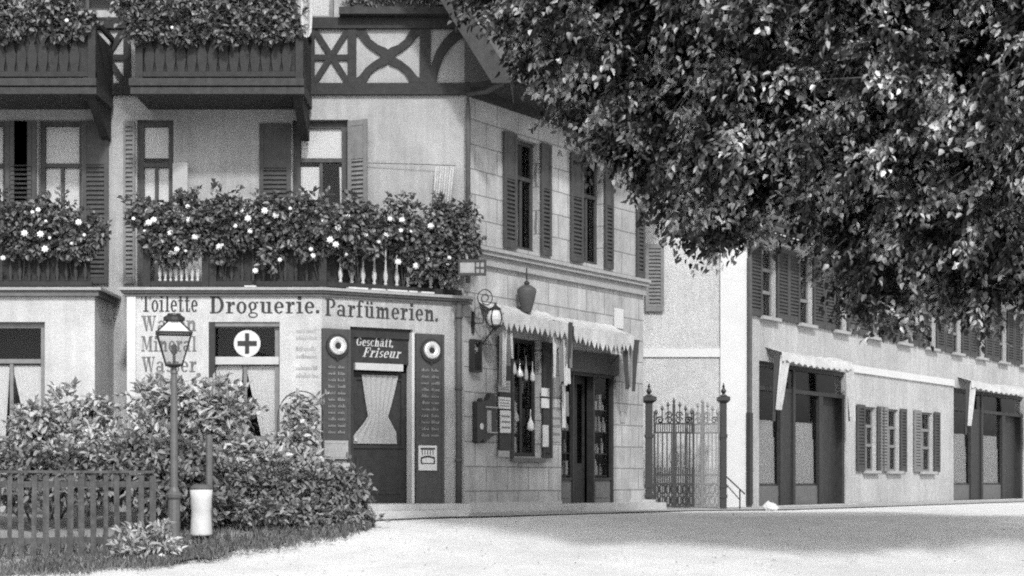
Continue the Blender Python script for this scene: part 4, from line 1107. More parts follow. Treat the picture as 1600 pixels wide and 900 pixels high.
awn2(sf, 'white draped awning with tied side drapes over the shopfront right of the gate')
awn2(sf2, 'white draped awning over the far shopfront at the right edge')

# ================================================================== iron gate between the houses
gy = 33.25
K = Fr((0, gy), (1, gy))
def gate_post(px, label, w, m):
    u = K.U(px); zt = K.Z(0, 630)
    t = thing('gate_post', label, 'gate post', (u, gy, 0), 'gate posts')
    b = MB(); b.box(K, u - w / 2, u + w / 2, -w / 2, w / 2, 0, zt)
    for z in (.25, .45, 1.45): b.box(K, u - w * .62, u + w * .62, -w * .62, w * .62, z, z + .07)
    b.build('shaft', m, t)
    b = MB(); b.lathe((u, gy, zt), [(w * .8, 0), (w * 1.5, .05), (w * 1.5, .12), (w * .7, .15), (w * .5, .18)], 4, rot=math.pi / 4); b.build('capital', M['iron'], t)
    MB().lathe((u, gy, zt + .18), [(.02, 0), (.05, .04), (.055, .07), (.03, .11), (.018, .13), (.03, .15), (.012, .2), (.004, .23)], 12).build('finial', M['iron'], t, smooth=True)
    return t
gate_post(1014, 'thick dark iron gate post with urn finial at the end of the stone front', .135, M['iron'])
gate_post(1130.5, 'slimmer iron gate post with urn finial before the white pilaster', .115, M['iron'])
def gate_leaf(F, u0, u1, m, label):
    t = thing('gate_leaf', label, 'gate', F.P((u0 + u1) / 2, 0, .05), 'iron gate leaves')
    zt, zr, zm = K.Z(0, 662), K.Z(0, 676), K.Z(0, 742); z0 = .06
    b = MB(); s = .025
    b.box(F, u0, u0 + s * 1.5, -.015, .015, z0, zt + .25); b.box(F, u1 - s * 1.5, u1, -.015, .015, z0, zt + .25)
    for z in (zt, zr, zm, zm - .18, z0 + .02): b.box(F, u0 + s * 1.5, u1 - s * 1.5, -.013, .013, z - .016, z + .016)
    um = (u0 + u1) / 2; b.box(F, um - .028, um + .028, -.014, .014, z0, zt + .40)
    b.build('frame', m, t)
    b = MB(); n = 9
    for i in range(1, n):
        u = u0 + (u1 - u0) * i / n
        b.tube([F.P(u, 0, zm), F.P(u, 0, zr)], .013, 5)
    for i in range(1, 2 * n):
        u = u0 + (u1 - u0) * i / (2 * n); b.tube([F.P(u, 0, zr), F.P(u, 0, zt)], .011, 5); b.tube([F.P(u, 0, z0), F.P(u, 0, zm + .10)], .012, 5)
        b.lathe(F.P(u, 0, zm + .1), [(.004, 0), (.014, .02), (.002, .07)], 5)
    b.build('bars', m, t)
    b = MB()
    for k in range(4):
        for sx in (-1, 1):
            c = um + sx * (u1 - u0) * (.12 + .22 * (k % 2)); zc_ = zt + .07 + .10 * (k // 2 if k % 2 == 0 else 0)
            pts = [F.P(c + sx * .075 * (1 - i / 26) * math.cos(i * .42), 0, zc_ + .075 * (1 - i / 26) * math.sin(i * .42)) for i in range(22)]
            b.tube(pts, .015, 5)
    for i in range(7):
        u = u0 + (u1 - u0) * (i + .5) / 7; h = .18 + .22 * (1 - abs(i - 3) / 3)
        b.tube([F.P(u, 0, zt), F.P(u, 0, zt + h)], .012, 5); b.lathe(F.P(u, 0, zt + h), [(.008, 0), (.035, .04), (.004, .12)], 6)
    for r in range(2):
        for i in range(7):
            u = u0 + (u1 - u0) * (i + .5) / 7; zc_ = z0 + .14 + .22 * r
            pts = [F.P(u + .055 * math.cos(a * .5), 0, zc_ + .09 * math.sin(a * .5)) for a in range(14)]; b.tube(pts, .016, 5)
    for sx in (-1, 1):
        pts = [F.P(um + sx * .09 * math.sin(i * .35), 0, zm + .15 + .045 * i) for i in range(10)]; b.tube(pts, .008, 5)
    b.build('scrollwork', m, t)
gate_leaf(K, K.U(1021), K.U(1085), M['iron'], 'closed dark wrought iron gate leaf beside the stone front')
o = Vector((K.U(1125), gy)); dv = Vector((-math.cos(R(35)), math.sin(R(35)))) * .78
K2 = Fr((o.x + dv.x, o.y + dv.y), (o.x, o.y))
gate_leaf(K2, 0, .78, M['iron_g'], 'wrought iron gate leaf in a sunlit tone swung inwards before the white house wall')
# stair rail between post and house corner
b = MB(); y = gy + .1; P_ = lambda px, py: ((px - CX) / FPX * y, y, EYE + (CY - py) / FPX * y)
b.tube([P_(1132, 742), P_(1164, 772)], .016, 6); b.tube([P_(1132, 754), P_(1157, 782)], .012, 6); b.tube([P_(1156, 765), P_(1156, 796)], .016, 6)
t = b.build('handrail', M['iron']); tag(t, 'short sloping iron handrail between the right gate post and the downpipe', 'handrail')

# pale stone by the shop
b = MB(); cpt = ((1206 - CX) / FPX * 33.0, 33.0)
b.lathe((cpt[0], cpt[1], -.01), [(.10, 0), (.15, .05), (.13, .12), (.07, .17), (.02, .19)], 9, .7)
b.v = [(x + random.uniform(-.03, .03) - (z * .4), y + random.uniform(-.03, .03), z + random.uniform(-.02, .02)) for x, y, z in b.v]
t = b.build('boundary_stone', M['c_trim']); tag(t, 'small rounded white stone on the pavement before the far shopfront', 'stone')

# ================================================================== GROUND
xs = sorted(set([-200, -100, -60, -40] + [x * .6 for x in range(-40, 60)] + [50, 80, 140, 250]))
ys = sorted(set([-30, -10, 0, 4] + [8 + .35 * i for i in range(80)] + [38, 44, 60, 100, 200, 400]))
vs = []
for y in ys:
    for x in xs:
        inn = abs(x) < 30 and 10 < y < 36
        vs.append((x, y, gz(x, y) + (.018 * (math.sin(x * 1.3 + y * .7) + math.sin(x * .5 - y * 1.9)) * (1 if y < 25 else .15) if inn else 0) - (0.003 if y > 25 else 0)))
k = len(xs); gnd = MB().add(vs, [(j * k + i, j * k + i + 1, (j + 1) * k + i + 1, (j + 1) * k + i) for j in range(len(ys) - 1) for i in range(k - 1)])
go = gnd.build('road', M['road'], smooth=True); tag(go, kind='structure')
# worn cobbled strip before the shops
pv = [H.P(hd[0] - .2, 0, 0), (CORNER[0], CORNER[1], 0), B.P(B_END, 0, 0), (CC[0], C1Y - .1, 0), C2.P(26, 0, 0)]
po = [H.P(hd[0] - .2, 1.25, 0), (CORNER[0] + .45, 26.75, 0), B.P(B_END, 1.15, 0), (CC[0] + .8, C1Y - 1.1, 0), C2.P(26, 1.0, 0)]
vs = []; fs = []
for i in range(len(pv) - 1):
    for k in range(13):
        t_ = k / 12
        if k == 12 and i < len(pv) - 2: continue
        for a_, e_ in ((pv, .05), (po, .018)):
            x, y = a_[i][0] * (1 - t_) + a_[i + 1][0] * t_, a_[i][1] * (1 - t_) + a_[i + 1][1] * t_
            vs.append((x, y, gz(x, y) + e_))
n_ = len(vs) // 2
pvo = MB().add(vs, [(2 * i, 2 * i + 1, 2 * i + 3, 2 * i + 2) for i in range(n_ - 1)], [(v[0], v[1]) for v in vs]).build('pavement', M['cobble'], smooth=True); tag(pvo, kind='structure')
# scattered pebbles and fallen leaves
N = 700
c = np.stack([rng.uniform(-7, 12, N), rng.uniform(20.3, 27, N) - rng.random(N) ** 3 * 1.5, np.zeros(N)], 1)
c[:, 2] = [gz(a, b_) + .03 for a, b_ in c[:, :2]]
v, f = leaf_arrays(c, unit(N) * np.array([1, 1, .15]), np.array([0, 0, 1.0]) + unit(N) * .3, rng.uniform(.015, .05, N), rng.uniform(.012, .03, N))
tag(leaf_mesh('litter', v, f, M['litter']), 'scattered pebbles and fallen leaves on the dusty street', 'litter', kind='stuff')
# verge bed under the shrubs
edge = [(-2.2, 25.7), (-2.3, 25.05), (-2.7, 24.3), (-3.55, 23.55), (-4.3, 22.5), (-4.95, 21.55), (-6.2, 20.9), (-9, 20.3), (-14, 20)]
fine = []
for (xa0, ya0), (xb0, yb0) in zip(edge, edge[1:]):
    for k in range(10):
        t_ = k / 10; jx, jy = rng.normal(size=2) * .07; x, y = xa0 + (xb0 - xa0) * t_, ya0 + (yb0 - ya0) * t_
        fine.append((x + jx * .4, y + jy + .12 * math.sin(x * 5.0 + y * 3)))
edge = fine + [edge[-1]]
vs = []; fs = []; nr = 12
for i, (x, y) in enumerate(edge):
    bx, by = max(-13, x), 26.7
    for j in range(nr + 1):
        t_ = j / nr; yy = y + (by - y) * t_; xx = x + (bx - x) * t_ * .0
        vs.append((xx, yy, gz(xx, yy) + .022 + .07 * math.sin(min(1, t_ * 2) * math.pi / 2)))
fs = [(i * (nr + 1) + j, i * (nr + 1) + j + 1, (i + 1) * (nr + 1) + j + 1, (i + 1) * (nr + 1) + j) for i in range(len(edge) - 1) for j in range(nr)]
v_ = MB().add(vs, fs).build('verge', M['verge'], smooth=True); tag(v_, kind='structure')
# grass on the verge
N = 14000
t1 = rng.random(N) * (len(edge) - 1.001); ii = t1.astype(int); fr = t1 - ii
ea = np.array(edge); base = ea[ii] * (1 - fr)[:, None] + ea[ii + 1] * fr[:, None]
off = np.where(rng.random(N) < .35, -np.abs(rng.normal(size=N)) * .28, rng.random(N) ** 1.3 * 2.4)
c = np.stack([base[:, 0] - off * .2, base[:, 1] + off, np.zeros(N)], 1)
c[:, 2] = [gz(a, b_) + .05 for a, b_ in c[:, :2]]
ax = unit(N) * .6 + np.array([0, 0, 1.0]); nrm = unit(N)
v, f = leaf_arrays(c, ax, nrm, rng.uniform(.03, .15, N), rng.uniform(.012, .028, N))
g_ = leaf_mesh('grass', v, f, M['grass']); tag(g_, 'short dry grass on the verge below the shrubs', 'grass', kind='stuff')

# ================================================================== PLANTS
def bush_leaves(c, r, n, L, W, droop=.2, hollow=.55, up=.5):
    """leaves through an uneven ellipsoid"""
    d = unit(n); rad = (hollow + (1 - hollow) * rng.random(n) ** .6)[:, None]
    lump = 1 + .20 * np.sin(d[:, :1] * 5 + c[0]) * np.cos(d[:, 2:3] * 6 + c[1]) + .10 * np.sin(d[:, 1:2] * 11)
    p = np.array(c) + d * np.array(r) * rad * lump
    ax = d * .7 + unit(n) * .7 + np.array([0, 0, -droop]); nr = d * .7 + unit(n) * .45 + np.array([0, -.1, up])
    return leaf_arrays(p, ax, nr, rng.uniform(.7, 1.3, n) * L, rng.uniform(.7, 1.3, n) * W)
def clumpy(c, r, n, L, W, k=9, sprig=0):
    """a body of leaves made of uneven sub-clumps, with sprigs standing out of it"""
    out = [bush_leaves(c, [a * .78 for a in r], int(n * .45), L, W, .25, .3)]
    for i in range(k):
        d = unit(1)[0] * np.array(r) * rng.uniform(.5, .85)
        q = rng.uniform(.32, .5)
        out.append(bush_leaves(tuple(np.array(c) + d), [max(.06, a * q) for a in r], int(n * .6 / k), L * rng.uniform(.85, 1.15), W, .3, .2))
    for i in range(sprig):
        a = rng.uniform(0, math.pi); m_ = int(rng.integers(6, 11)); ln = rng.uniform(.12, .30)
        st = np.array(c) + np.array([r[0] * math.cos(a), rng.uniform(-.6, .3) * r[1], r[2] * math.sin(a)]) * .85
        dr_ = np.array([math.cos(a) * .8 + rng.normal() * .3, rng.normal() * .3 - .15, math.sin(a) * .9 + .1]); dr_ /= np.linalg.norm(dr_)
        kk = np.linspace(0, 1, m_)[:, None]
        p = st + dr_ * ln * kk + np.array([0, 0, -.1]) * kk ** 2 + rng.normal(size=(m_, 3)) * .015
        out.append(leaf_arrays(p, unit(m_) * .8 + dr_, unit(m_) * .5 + np.array([0, -.3, .6]), rng.uniform(.7, 1.1, m_) * L, rng.uniform(.7, 1.1, m_) * W))
    return merge(out)
def merge(parts):
    V, Fs, k = [], [], 0
    for v, f in parts: V.append(v); Fs.append(f + k); k += len(v)
    return np.concatenate(V), np.concatenate(Fs)
def shrub(name, label, cat, blobs, base, m, L, W, group=None, stems=4, n_per=900, sp=20):
    t = thing(name, label, cat, base, group)
    v, f = merge([clumpy(c, r, int(n_per * (r[0] * r[2] / .25) ** .8), L, W, 12, sp) for c, r in blobs])
    leaf_mesh('foliage', v, f, m, t)
    b = MB()
    for i in range(stems):
        c, r = blobs[i % len(blobs)]
        x, y = base[0] + random.uniform(-.1, .1), base[1] + random.uniform(-.1, .1)
        b.tube([(x, y, base[2] - .02), ((x + c[0]) / 2, (y + c[1]) / 2, (base[2] + c[2]) / 2), (c[0] + random.uniform(-.2, .2), c[1], c[2] + r[2] * .5)], [.022, .016, .006], 6)
    b.build('stem', M['bark'], t)
    return t
def W_(px, py, y): return ((px - CX) / FPX * y, y, EYE + (CY - py) / FPX * y)
def blob(px, py, y, rx, rz, ry=.4): return (W_(px, py, y), (rx * y / FPX, ry, rz * y / FPX))
ls, lh = M['leaf_shrub'], M['leaf_hedge']
shrub('tall_shrub', 'tall leafy shrub behind the lamp post below the faded lettering', 'shrub',
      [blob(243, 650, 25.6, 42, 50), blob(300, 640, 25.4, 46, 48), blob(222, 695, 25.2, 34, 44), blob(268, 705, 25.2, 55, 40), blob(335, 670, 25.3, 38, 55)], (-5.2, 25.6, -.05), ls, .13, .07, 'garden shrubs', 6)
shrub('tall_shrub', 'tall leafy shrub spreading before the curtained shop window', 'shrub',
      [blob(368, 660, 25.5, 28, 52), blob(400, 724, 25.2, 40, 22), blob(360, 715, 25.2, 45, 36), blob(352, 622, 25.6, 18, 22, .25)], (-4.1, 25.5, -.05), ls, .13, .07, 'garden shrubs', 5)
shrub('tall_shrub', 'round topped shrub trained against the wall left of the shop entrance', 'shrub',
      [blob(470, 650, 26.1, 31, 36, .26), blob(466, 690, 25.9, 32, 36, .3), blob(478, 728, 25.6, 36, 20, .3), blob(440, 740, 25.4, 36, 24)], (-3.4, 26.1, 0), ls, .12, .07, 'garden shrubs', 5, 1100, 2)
hp = [W_(470 + 36 * math.cos(a), 652 - 41 * math.sin(a), 26.2) for a in [math.pi * i / 14 for i in range(15)]]
hp = [(hp[0][0], 26.2, 0)] + hp + [(hp[-1][0], 26.2, 0)]
t = MB().tube(hp, .012, 6).build('plant_hoop', M['pipe']); tag(t, 'bent wooden hoop framing the round topped shrub by the entrance', 'hoop')
shrub('low_hedge', 'dark clipped hedge running along the verge up to the shop entrance', 'hedge',
      [blob(350 + 36 * i, 762 + 2 * i, 24.7 + .12 * i, 34, 42, .4) for i in range(6)] + [blob(390 + 42 * i, 802 + 3 * i, 24.35 + .14 * i, 26, 20, .3) for i in range(5)] + [blob(555, 768, 25.35, 30, 42, .4)], (-3.4, 25.0, -.15), lh, .10, .055, None, 9, 1400, 4)
shrub('low_shrub', 'dark spreading shrub behind the picket fence and lamp post', 'shrub',
      [blob(225, 735, 24.2, 40, 45), blob(300, 735, 24.4, 40, 40), blob(255, 775, 24.0, 45, 40), blob(325, 790, 24.3, 34, 36), blob(190, 740, 24.3, 40, 50)], (-4.9, 24.2, -.2), lh, .12, .065, 'dark garden shrubs', 6, 1200)
shrub('low_plant', 'low broad leaved plant at the foot of the picket fence', 'plant',
      [blob(232, 852, 22.0, 30, 24, .25), blob(215, 868, 21.9, 20, 18, .2)], (-4.8, 22.0, -.53), ls, .12, .055, None, 3, 900)
shrub('tall_shrub', 'tall leafy shrub at the far left before the second shopfront', 'shrub',
      [blob(120, 665, 25.5, 55, 55), blob(60, 690, 25.3, 60, 55), blob(150, 715, 25.2, 50, 48)], (-7, 25.4, -.05), ls, .13, .07, 'garden shrubs', 5)
shrub('low_shrub', 'dark spreading shrub behind the left end of the picket fence', 'shrub',
      [blob(110, 750, 24.2, 60, 48), blob(20, 745, 24.2, 60, 50), blob(-60, 730, 24.3, 60, 60)], (-6.9, 24.2, -.2), lh, .12, .065, 'dark garden shrubs', 5, 1200)

# balcony flowers: each plant with its blooms
def bloom(c, r):
    b = MB(); n = 7
    for ring_, (k, rr, zz) in enumerate(((0, 1.0, 0), (.4, .75, .25), (.9, .45, .42))):
        for i in range(n):
            a = 2 * math.pi * (i + k) / n
            d = Vector((math.cos(a), -.35 - zz, math.sin(a))); sd = Vector((-math.sin(a), 0, math.cos(a)))
            c0 = Vector(c) + Vector((0, -zz * r, 0))
            p = [c0, c0 + Vector((d.x, d.y * .3, d.z)) * r * rr * .6 + sd * r * .34, c0 + Vector((d.x, d.y * .6, d.z)) * r * rr, c0 + Vector((d.x, d.y * .3, d.z)) * r * rr * .6 - sd * r * .34]
            b.add(p, [(0, 1, 2, 3)])
    return b
def flower_plant(label, pos, spans, nl, nb, group, name='flowering_plant', m=None, L=.095, W=.07, bz_lo=-.55, name_hi=True, br=(.024, .062)):
    """a climbing plant: spans = list of (centre, radii)"""
    t = thing(name, label, 'plant', pos, group)
    v, f = merge([clumpy(c, r, int(nl * (r[0] * r[2]) / .06), L, W, 7, 5) for c, r in spans])
    leaf_mesh('foliage', v, f, m or M['leaf_vine'], t)
    b = MB()
    for c, r in spans[:3]:
        b.tube([pos, (pos[0] * .4 + c[0] * .6, c[1] + .02, c[2] - r[2] * .3), (c[0], c[1], c[2] + r[2] * .7)], [.012, .009, .004], 5)
    b.build('stem', M['bark'], t)
    for i in range(max(1, int(nb * (.95 if name_hi else .25)))):
        c, r = random.choice(spans)
        a = random.uniform(-.9, .9); zz = random.uniform(-.95, .45)
        bloom((c[0] + r[0] * a, c[1] - r[1] * math.sqrt(max(.1, 1 - a * a * .8)) * .95, c[2] + r[2] * zz), random.uniform(*br)).build('bloom', M['petal'], t)
    return t
def bb_(px, py, y, rx, rz, ry=.2): return (W_(px, py, y), (rx * y / FPX, ry, rz * y / FPX))
names = ['leftmost flowering plant spilling past the railing end of the lower balcony', 'flowering plant over the pale balusters at the left of the lower balcony',
         'flowering plant over the dark railing below the long shuttered window', 'flowering plant under the balcony door of the lower balcony',
         'flowering plant with hanging stems at the angle of the lower balcony', 'flowering plant trailing over the pale balusters right of the railing angle',
         'dense flowering plant right of the middle above the word on the angled front', 'rightmost dark flowering plant tumbling over the corner by the downpipe']
yb = G_Y - .08
def hy(px): 
    u = H.U(px, .1); return H.P(u, .1, 0)[1]
cfg = [
 (225, yb, [bb_(225, 332, yb, 32, 26), bb_(245, 365, yb, 28, 34), bb_(262, 395, yb, 22, 22)], 6),
 (290, yb, [bb_(285, 335, yb, 40, 36), bb_(300, 372, yb, 42, 30), bb_(275, 390, yb, 26, 22)], 9),
 (350, yb, [bb_(350, 330, yb, 40, 34), bb_(365, 365, yb, 40, 28), bb_(345, 392, yb, 22, 20)], 7),
 (425, yb, [bb_(420, 335, yb, 40, 30), bb_(440, 365, yb, 44, 30), bb_(420, 400, yb, 22, 26)], 8),
 (500, yb, [bb_(485, 335, yb, 38, 34), bb_(510, 360, yb, 40, 34), bb_(480, 390, yb, 24, 22)], 8),
 (560, hy(560), [bb_(555, 340, hy(555), 38, 32), bb_(575, 375, hy(575), 36, 30), bb_(545, 400, hy(545), 16, 24)], 5),
 (630, hy(630), [bb_(620, 345, hy(620), 42, 34), bb_(640, 385, hy(640), 40, 36), bb_(660, 415, hy(660), 28, 24)], 10),
 (700, hy(700), [bb_(690, 350, hy(690), 34, 40), bb_(715, 365, hy(705), 36, 46), bb_(702, 410, hy(702), 34, 34), bb_(730, 395, hy(705), 20, 36)], 7),
]
for (px, y, sp, nb), lab in zip(cfg, names):
    flower_plant(lab, ((px - CX) / FPX * (y + .2), y + .2, gz1 + .02), sp , 270, nb, 'flowers on the lower balcony')
# sprays standing above the rest
for i, (px, lab) in enumerate(((345, 'flowering plant filling the far left terrace railing'),)): pass
for px, lab in ((110, 'flowering plant on the far left terrace nearest the gap'), (30, 'flowering plant on the far left terrace at the picture edge')):
    flower_plant(lab, ((px - CX) / FPX * yb, yb + .2, gz1 + .02), [bb_(px - 20, 340, yb, 48, 36), bb_(px + 15, 375, yb, 48, 34)], 270, 7, 'flowers on the lower balcony')
# upper balcony plants
yu = UY - .05
unames = ['leftmost plant hanging over the upper timber balcony', 'second plant from the left on the upper timber balcony', 'plant in the middle of the upper timber balcony', 'rightmost plant on the upper timber balcony beside the white bedding']
for px, lab in zip((225, 295, 365, 430), unames):
    flower_plant(lab, ((px - CX) / FPX * yu, yu + .2, UY and Fr((0, UY), (1, UY)).Z(0, 120)), [bb_(px - 12, 8, yu, 44, 30), bb_(px + 14, 38, yu, 38, 28), bb_(px, -30, yu, 45, 30), bb_(px - 8, 52, yu - .05, 26, 20)], 280, 4, 'plants on the upper balcony', m=M['leaf_vine'], br=(.02, .04), name_hi=False)
for px, lab in ((90, 'plant on the next upper balcony at the left'), (0, 'plant on the next upper balcony at the picture edge')):
    flower_plant(lab, ((px - CX) / FPX * yu, yu + .2, Fr((0, UY), (1, UY)).Z(0, 120)), [bb_(px - 12, 8, yu, 50, 32), bb_(px + 20, 38, yu, 44, 28)], 280, 4, 'plants on the upper balcony', br=(.02, .04), name_hi=False)
# attic window box
t = thing('window_box', 'wooden window box with dark plants under the gable window', 'window box', (AU(615), 27.7, AZ(17)))
MB().box(A, AU(548), AU(682), .06, .24, AZ(17), AZ(2)).build('box', M['timber2'], t)
v, f = merge([bush_leaves(W_(560 + 22 * i, -4, 27.82), (.2, .12, .16), 160, .09, .05) for i in range(6)])
leaf_mesh('foliage', v, f, M['leaf_vine'], t)

# ================================================================== STREET LAMP, BIN, FENCE
ly = 22.95; lx = (272 - CX) / FPX * ly; lz = gz(lx, ly)
def LZ(py): return EYE + (CY - py) / FPX * ly
t = thing('street_lamp', 'grey gas street lamp with tapering glass lantern standing among the shrubs', 'street lamp', (lx, ly, lz))
b = MB(); zr = LZ(775)
b.lathe((lx, ly, lz), [(.13, -.1), (.13, .12), (.10, .18), (.085, .3), (.085, zr - lz - .05), (.11, zr - lz - .02), (.12, zr - lz + .02), (.08, zr - lz + .06), (.055, zr - lz + .12), (.05, LZ(640) - lz), (.042, LZ(585) - lz), (.055, LZ(583) - lz), (.04, LZ(578) - lz), (.03, LZ(571) - lz)], 12)
b.build('post', M['lamp'], t, smooth=False)
b = MB(); b.tube([(lx - .18, ly, zr), (lx + .18, ly, zr)], .016, 6); b.build('crossbar', M['lamp'], t)
w0, w1, zl0, zl1, zl2, zl3 = .12, .255, LZ(570), LZ(521), LZ(503), LZ(490)
b = MB()
def sqt(r, z): return [(lx + r * math.cos(a), ly + r * math.sin(a), z) for a in [R(45 + 12 + 90 * i) for i in range(4)]]
k_ = math.sqrt(2) * .92
b0, b1, b2 = sqt(w0 * k_, zl0), sqt(w1 * k_, zl1), sqt(.09 * k_, zl2)
fr_ = MB()
for i in range(4):
    fr_.tube([b0[i], b1[i]], .012, 6); fr_.tube([b1[i], b2[i]], .012, 6); fr_.tube([b1[i], b1[(i + 1) % 4]], .017, 6); fr_.tube([b0[i], b0[(i + 1) % 4]], .015, 6)
fr_.lathe((lx, ly, zl0 - .04), [(.03, 0), (.10, .02), (.10, .045)], 12)
fr_.build('lantern_frame', M['iron'], t)
MB().lathe((lx, ly, zl2), [(.10, 0), (.15, .02), (.15, .06), (.10, .09), (.09, .115)], 12).build('cap', M['iron'], t)
g = MB(); s = .96
c0, c1, c2 = sqt(w0 * k_ * s, zl0 + .01), sqt(w1 * k_ * s, zl1), sqt(.088 * k_, zl2)
g.add(c0 + c1, [(i, (i + 1) % 4, 4 + (i + 1) % 4, 4 + i) for i in range(4)]); g.build('pane', M['glass'], t)
g = MB(); g.add(c1 + c2, [(i, (i + 1) % 4, 4 + (i + 1) % 4, 4 + i) for i in range(4)]); g.build('lantern_roof', M['lampglass'], t)
MB().lathe((lx, ly, zl0 + .02), [(.02, 0), (.02, .12), (.045, .15), (.04, .24), (.02, .26)], 10).build('burner', M['frame_g'], t)

by_ = 23.6; bx = (314.5 - CX) / FPX * by_
def BZ(py): return EYE + (CY - py) / FPX * by_
t = thing('litter_bin', 'white enamel cylinder with dark lid fixed to a grey post at the verge', 'bin', (bx, by_, BZ(837)))
hgt = BZ(765) - BZ(837)
MB().lathe((bx, by_, BZ(837)), [(.15, 0), (.158, .03), (.148, hgt * .3), (.14, hgt * .55), (.148, hgt * .58), (.15, hgt * .8), (.162, hgt)], 20).build('drum', M['white'], t, smooth=True)
MB().lathe((bx, by_, BZ(765) + .002), [(.165, 0), (.17, .02), (.12, .06), (.04, .08)], 20, ).build('lid', M['lamp'], t)
px2 = (327 - CX) / FPX * (by_ + .22)
MB().lathe((px2, by_ + .22, gz(0, by_ + .2) - .05), [(.05, 0), (.05, BZ(678) - gz(0, by_)), (.03, BZ(676) - gz(0, by_))], 10).build('post', M['lamp'], t)

# picket fence
p0, p1 = Vector(((238 - CX) / FPX * 22.6, 22.6)), Vector((-10.2, 20.9))
PFc = Fr((p1.x, p1.y), (p0.x, p0.y))
t = thing('picket_fence', 'weathered wooden picket fence running left from the lamp post', 'fence', (p0.x - 1, 22.2, -.5))
n = int(PFc.L / .155)
ztop = .68
b = MB(); b.box(PFc, 0, PFc.L, -.05, -.01, ztop - .18, ztop - .10); b.box(PFc, 0, PFc.L, -.05, -.01, -.25, -.17); b.box(PFc, 0, PFc.L + .02, -.05, .06, ztop + .01, ztop + .045); b.build('rail', M['fence'], t)
for i in range(n + 1):
    u = PFc.L - i * .155; zz = gz(0, PFc.P(u, 0, 0)[1]) - .05
    w = .028 + .014 * random.random(); ln_ = random.uniform(-.018, .018); tp = ztop - .01 - .05 * random.random()
    MB().prism(PFc, [(u - w, zz), (u + w, zz), (u + w + ln_, tp), (u + ln_, tp + .02), (u - w + ln_, tp - .01)], -.008, .022).build('picket', M['fence'], t)

# ================================================================== THE BIG TREE
tb_ = thing('broadleaf_tree', 'large broadleaved tree whose leafy boughs hang in front of the roofs and right hand house', 'tree', (9.3, 19.6, gz(9.3, 19.6)))
low = [(742, 8), (770, 60), (800, 95), (838, 135), (885, 195), (935, 250), (990, 300), (1035, 345), (1092, 388), (1125, 402), (1165, 352), (1210, 335), (1238, 400), (1275, 425), (1300, 470), (1335, 508), (1375, 500), (1410, 515), (1450, 480), (1500, 500), (1560, 470), (1640, 450), (1760, 430)]
lowx = np.array([(p[0] - CX) / FPX * 20 for p in low]) + .22; lowz = np.array([EYE + (CY - p[1]) / FPX * 20 for p in low]) + .36 + np.interp(lowx, [2.0, 2.6, 3.0, 3.4, 3.7, 4.1, 4.4, 6], [0, -.12, .25, .5, .35, .1, -.05, -.05])
topz = 7.7
clumps = []; boughs = []
def edge_z(x): return np.interp(x, lowx, lowz)
tries = 0
while len(boughs) < 175 and tries < 20000:
    tries += 1
    x = rng.uniform(-.4, 7.6); zlo = edge_z(x)
    z = zlo + (7.3 - zlo) * rng.random() ** 1.1
    dist = z - zlo
    if x < 1.5: dist = min(dist, (x + .6) * 1.2)
    rm = min(.40, .14 + .35 * dist)
    y = 20 + rng.uniform(-1, 1) * min(2.0, .3 + .7 * dist)
    if any((x - q[0]) ** 2 + (z - q[2]) ** 2 * 1.6 + .35 * (y - q[1]) ** 2 < (.8 * (rm + q[3])) ** 2 for q in boughs): continue
    boughs.append((x, y, z, rm, dist))
for (x, y, z, rm, dist) in boughs:
    tilt = rng.normal() * .25
    for k in range(2 + int(9 * (rm / .4) ** 2)):
        a = rng.uniform(0, 2 * math.pi); q = math.sqrt(rng.random())
        ox, oy = rm * 1.25 * q * math.cos(a), rm * 1.2 * q * math.sin(a)
        oz = rm * .55 * (1 - q * q) - rm * .45 * q + ox * tilt
        clumps.append((x + ox, y + oy, z + oz, dist))
n_front = len(clumps)
hang = []
for k in range(64):
    x = rng.uniform(-.3, 6.6); hang.append((x, 20 + rng.uniform(-.9, .9), edge_z(x) + rng.uniform(.0, .35)))
for k in range(170):                                     # the far side of the crown
    x = rng.uniform(.8, 8.5); z = rng.uniform(edge_z(x) + .45, 7.4); clumps.append((x, rng.uniform(21.2, 22.6), z, 1.0))
for k in range(70):                                     # boughs beyond the picture
    x = rng.uniform(6.0, 9.6); z = rng.uniform(max(4.0, edge_z(x)), topz); clumps.append((x, 20 + rng.uniform(-2, 2), z, 1.0))
clumps = [(x + (y - 20) * x / 20 * .8, y, z + (y - 20) * (z - EYE) / 20 * .8, d_) for x, y, z, d_ in clumps]   # boughs spread evenly before and behind
# limbs
root = Vector((9.3, 19.6, gz(9.3, 19.6)))
MB().tube([root + Vector((0, 0, -.1)), root + Vector((.02, 0, .5)), root + Vector((-.1, .05, 2.2)), root + Vector((-.2, .1, 4.2))], [.50, .38, .33, .28], 14).build('trunk', M['bark'], tb_, smooth=True)
for tgt, r in (((0.4, 19.8, 6.6), .13), ((2.0, 19.4, 5.4), .14), ((3.2, 20.4, 4.2), .12), ((4.4, 20.2, 3.6), .10), ((5.5, 21.2, 7.5), .16), ((3.0, 18.8, 7.6), .13), ((8.5, 18.5, 8.5), .17), ((9.5, 20.5, 7.0), .12)):
    s = root + Vector((-.18, .08, 3.2 + random.uniform(0, 1.0))); e_ = Vector(tgt); mid = s.lerp(e_, .5) + Vector((0, 0, .7))
    pts = [s.lerp(mid, k / 3) if k < 3 else mid for k in range(4)] + [mid.lerp(e_, k / 4) for k in range(1, 5)]
    MB().tube(pts, [r * (1 - .11 * k) for k in range(8)], 8).build('limb', M['bark'], tb_, smooth=True)
parts = []
tw = MB()
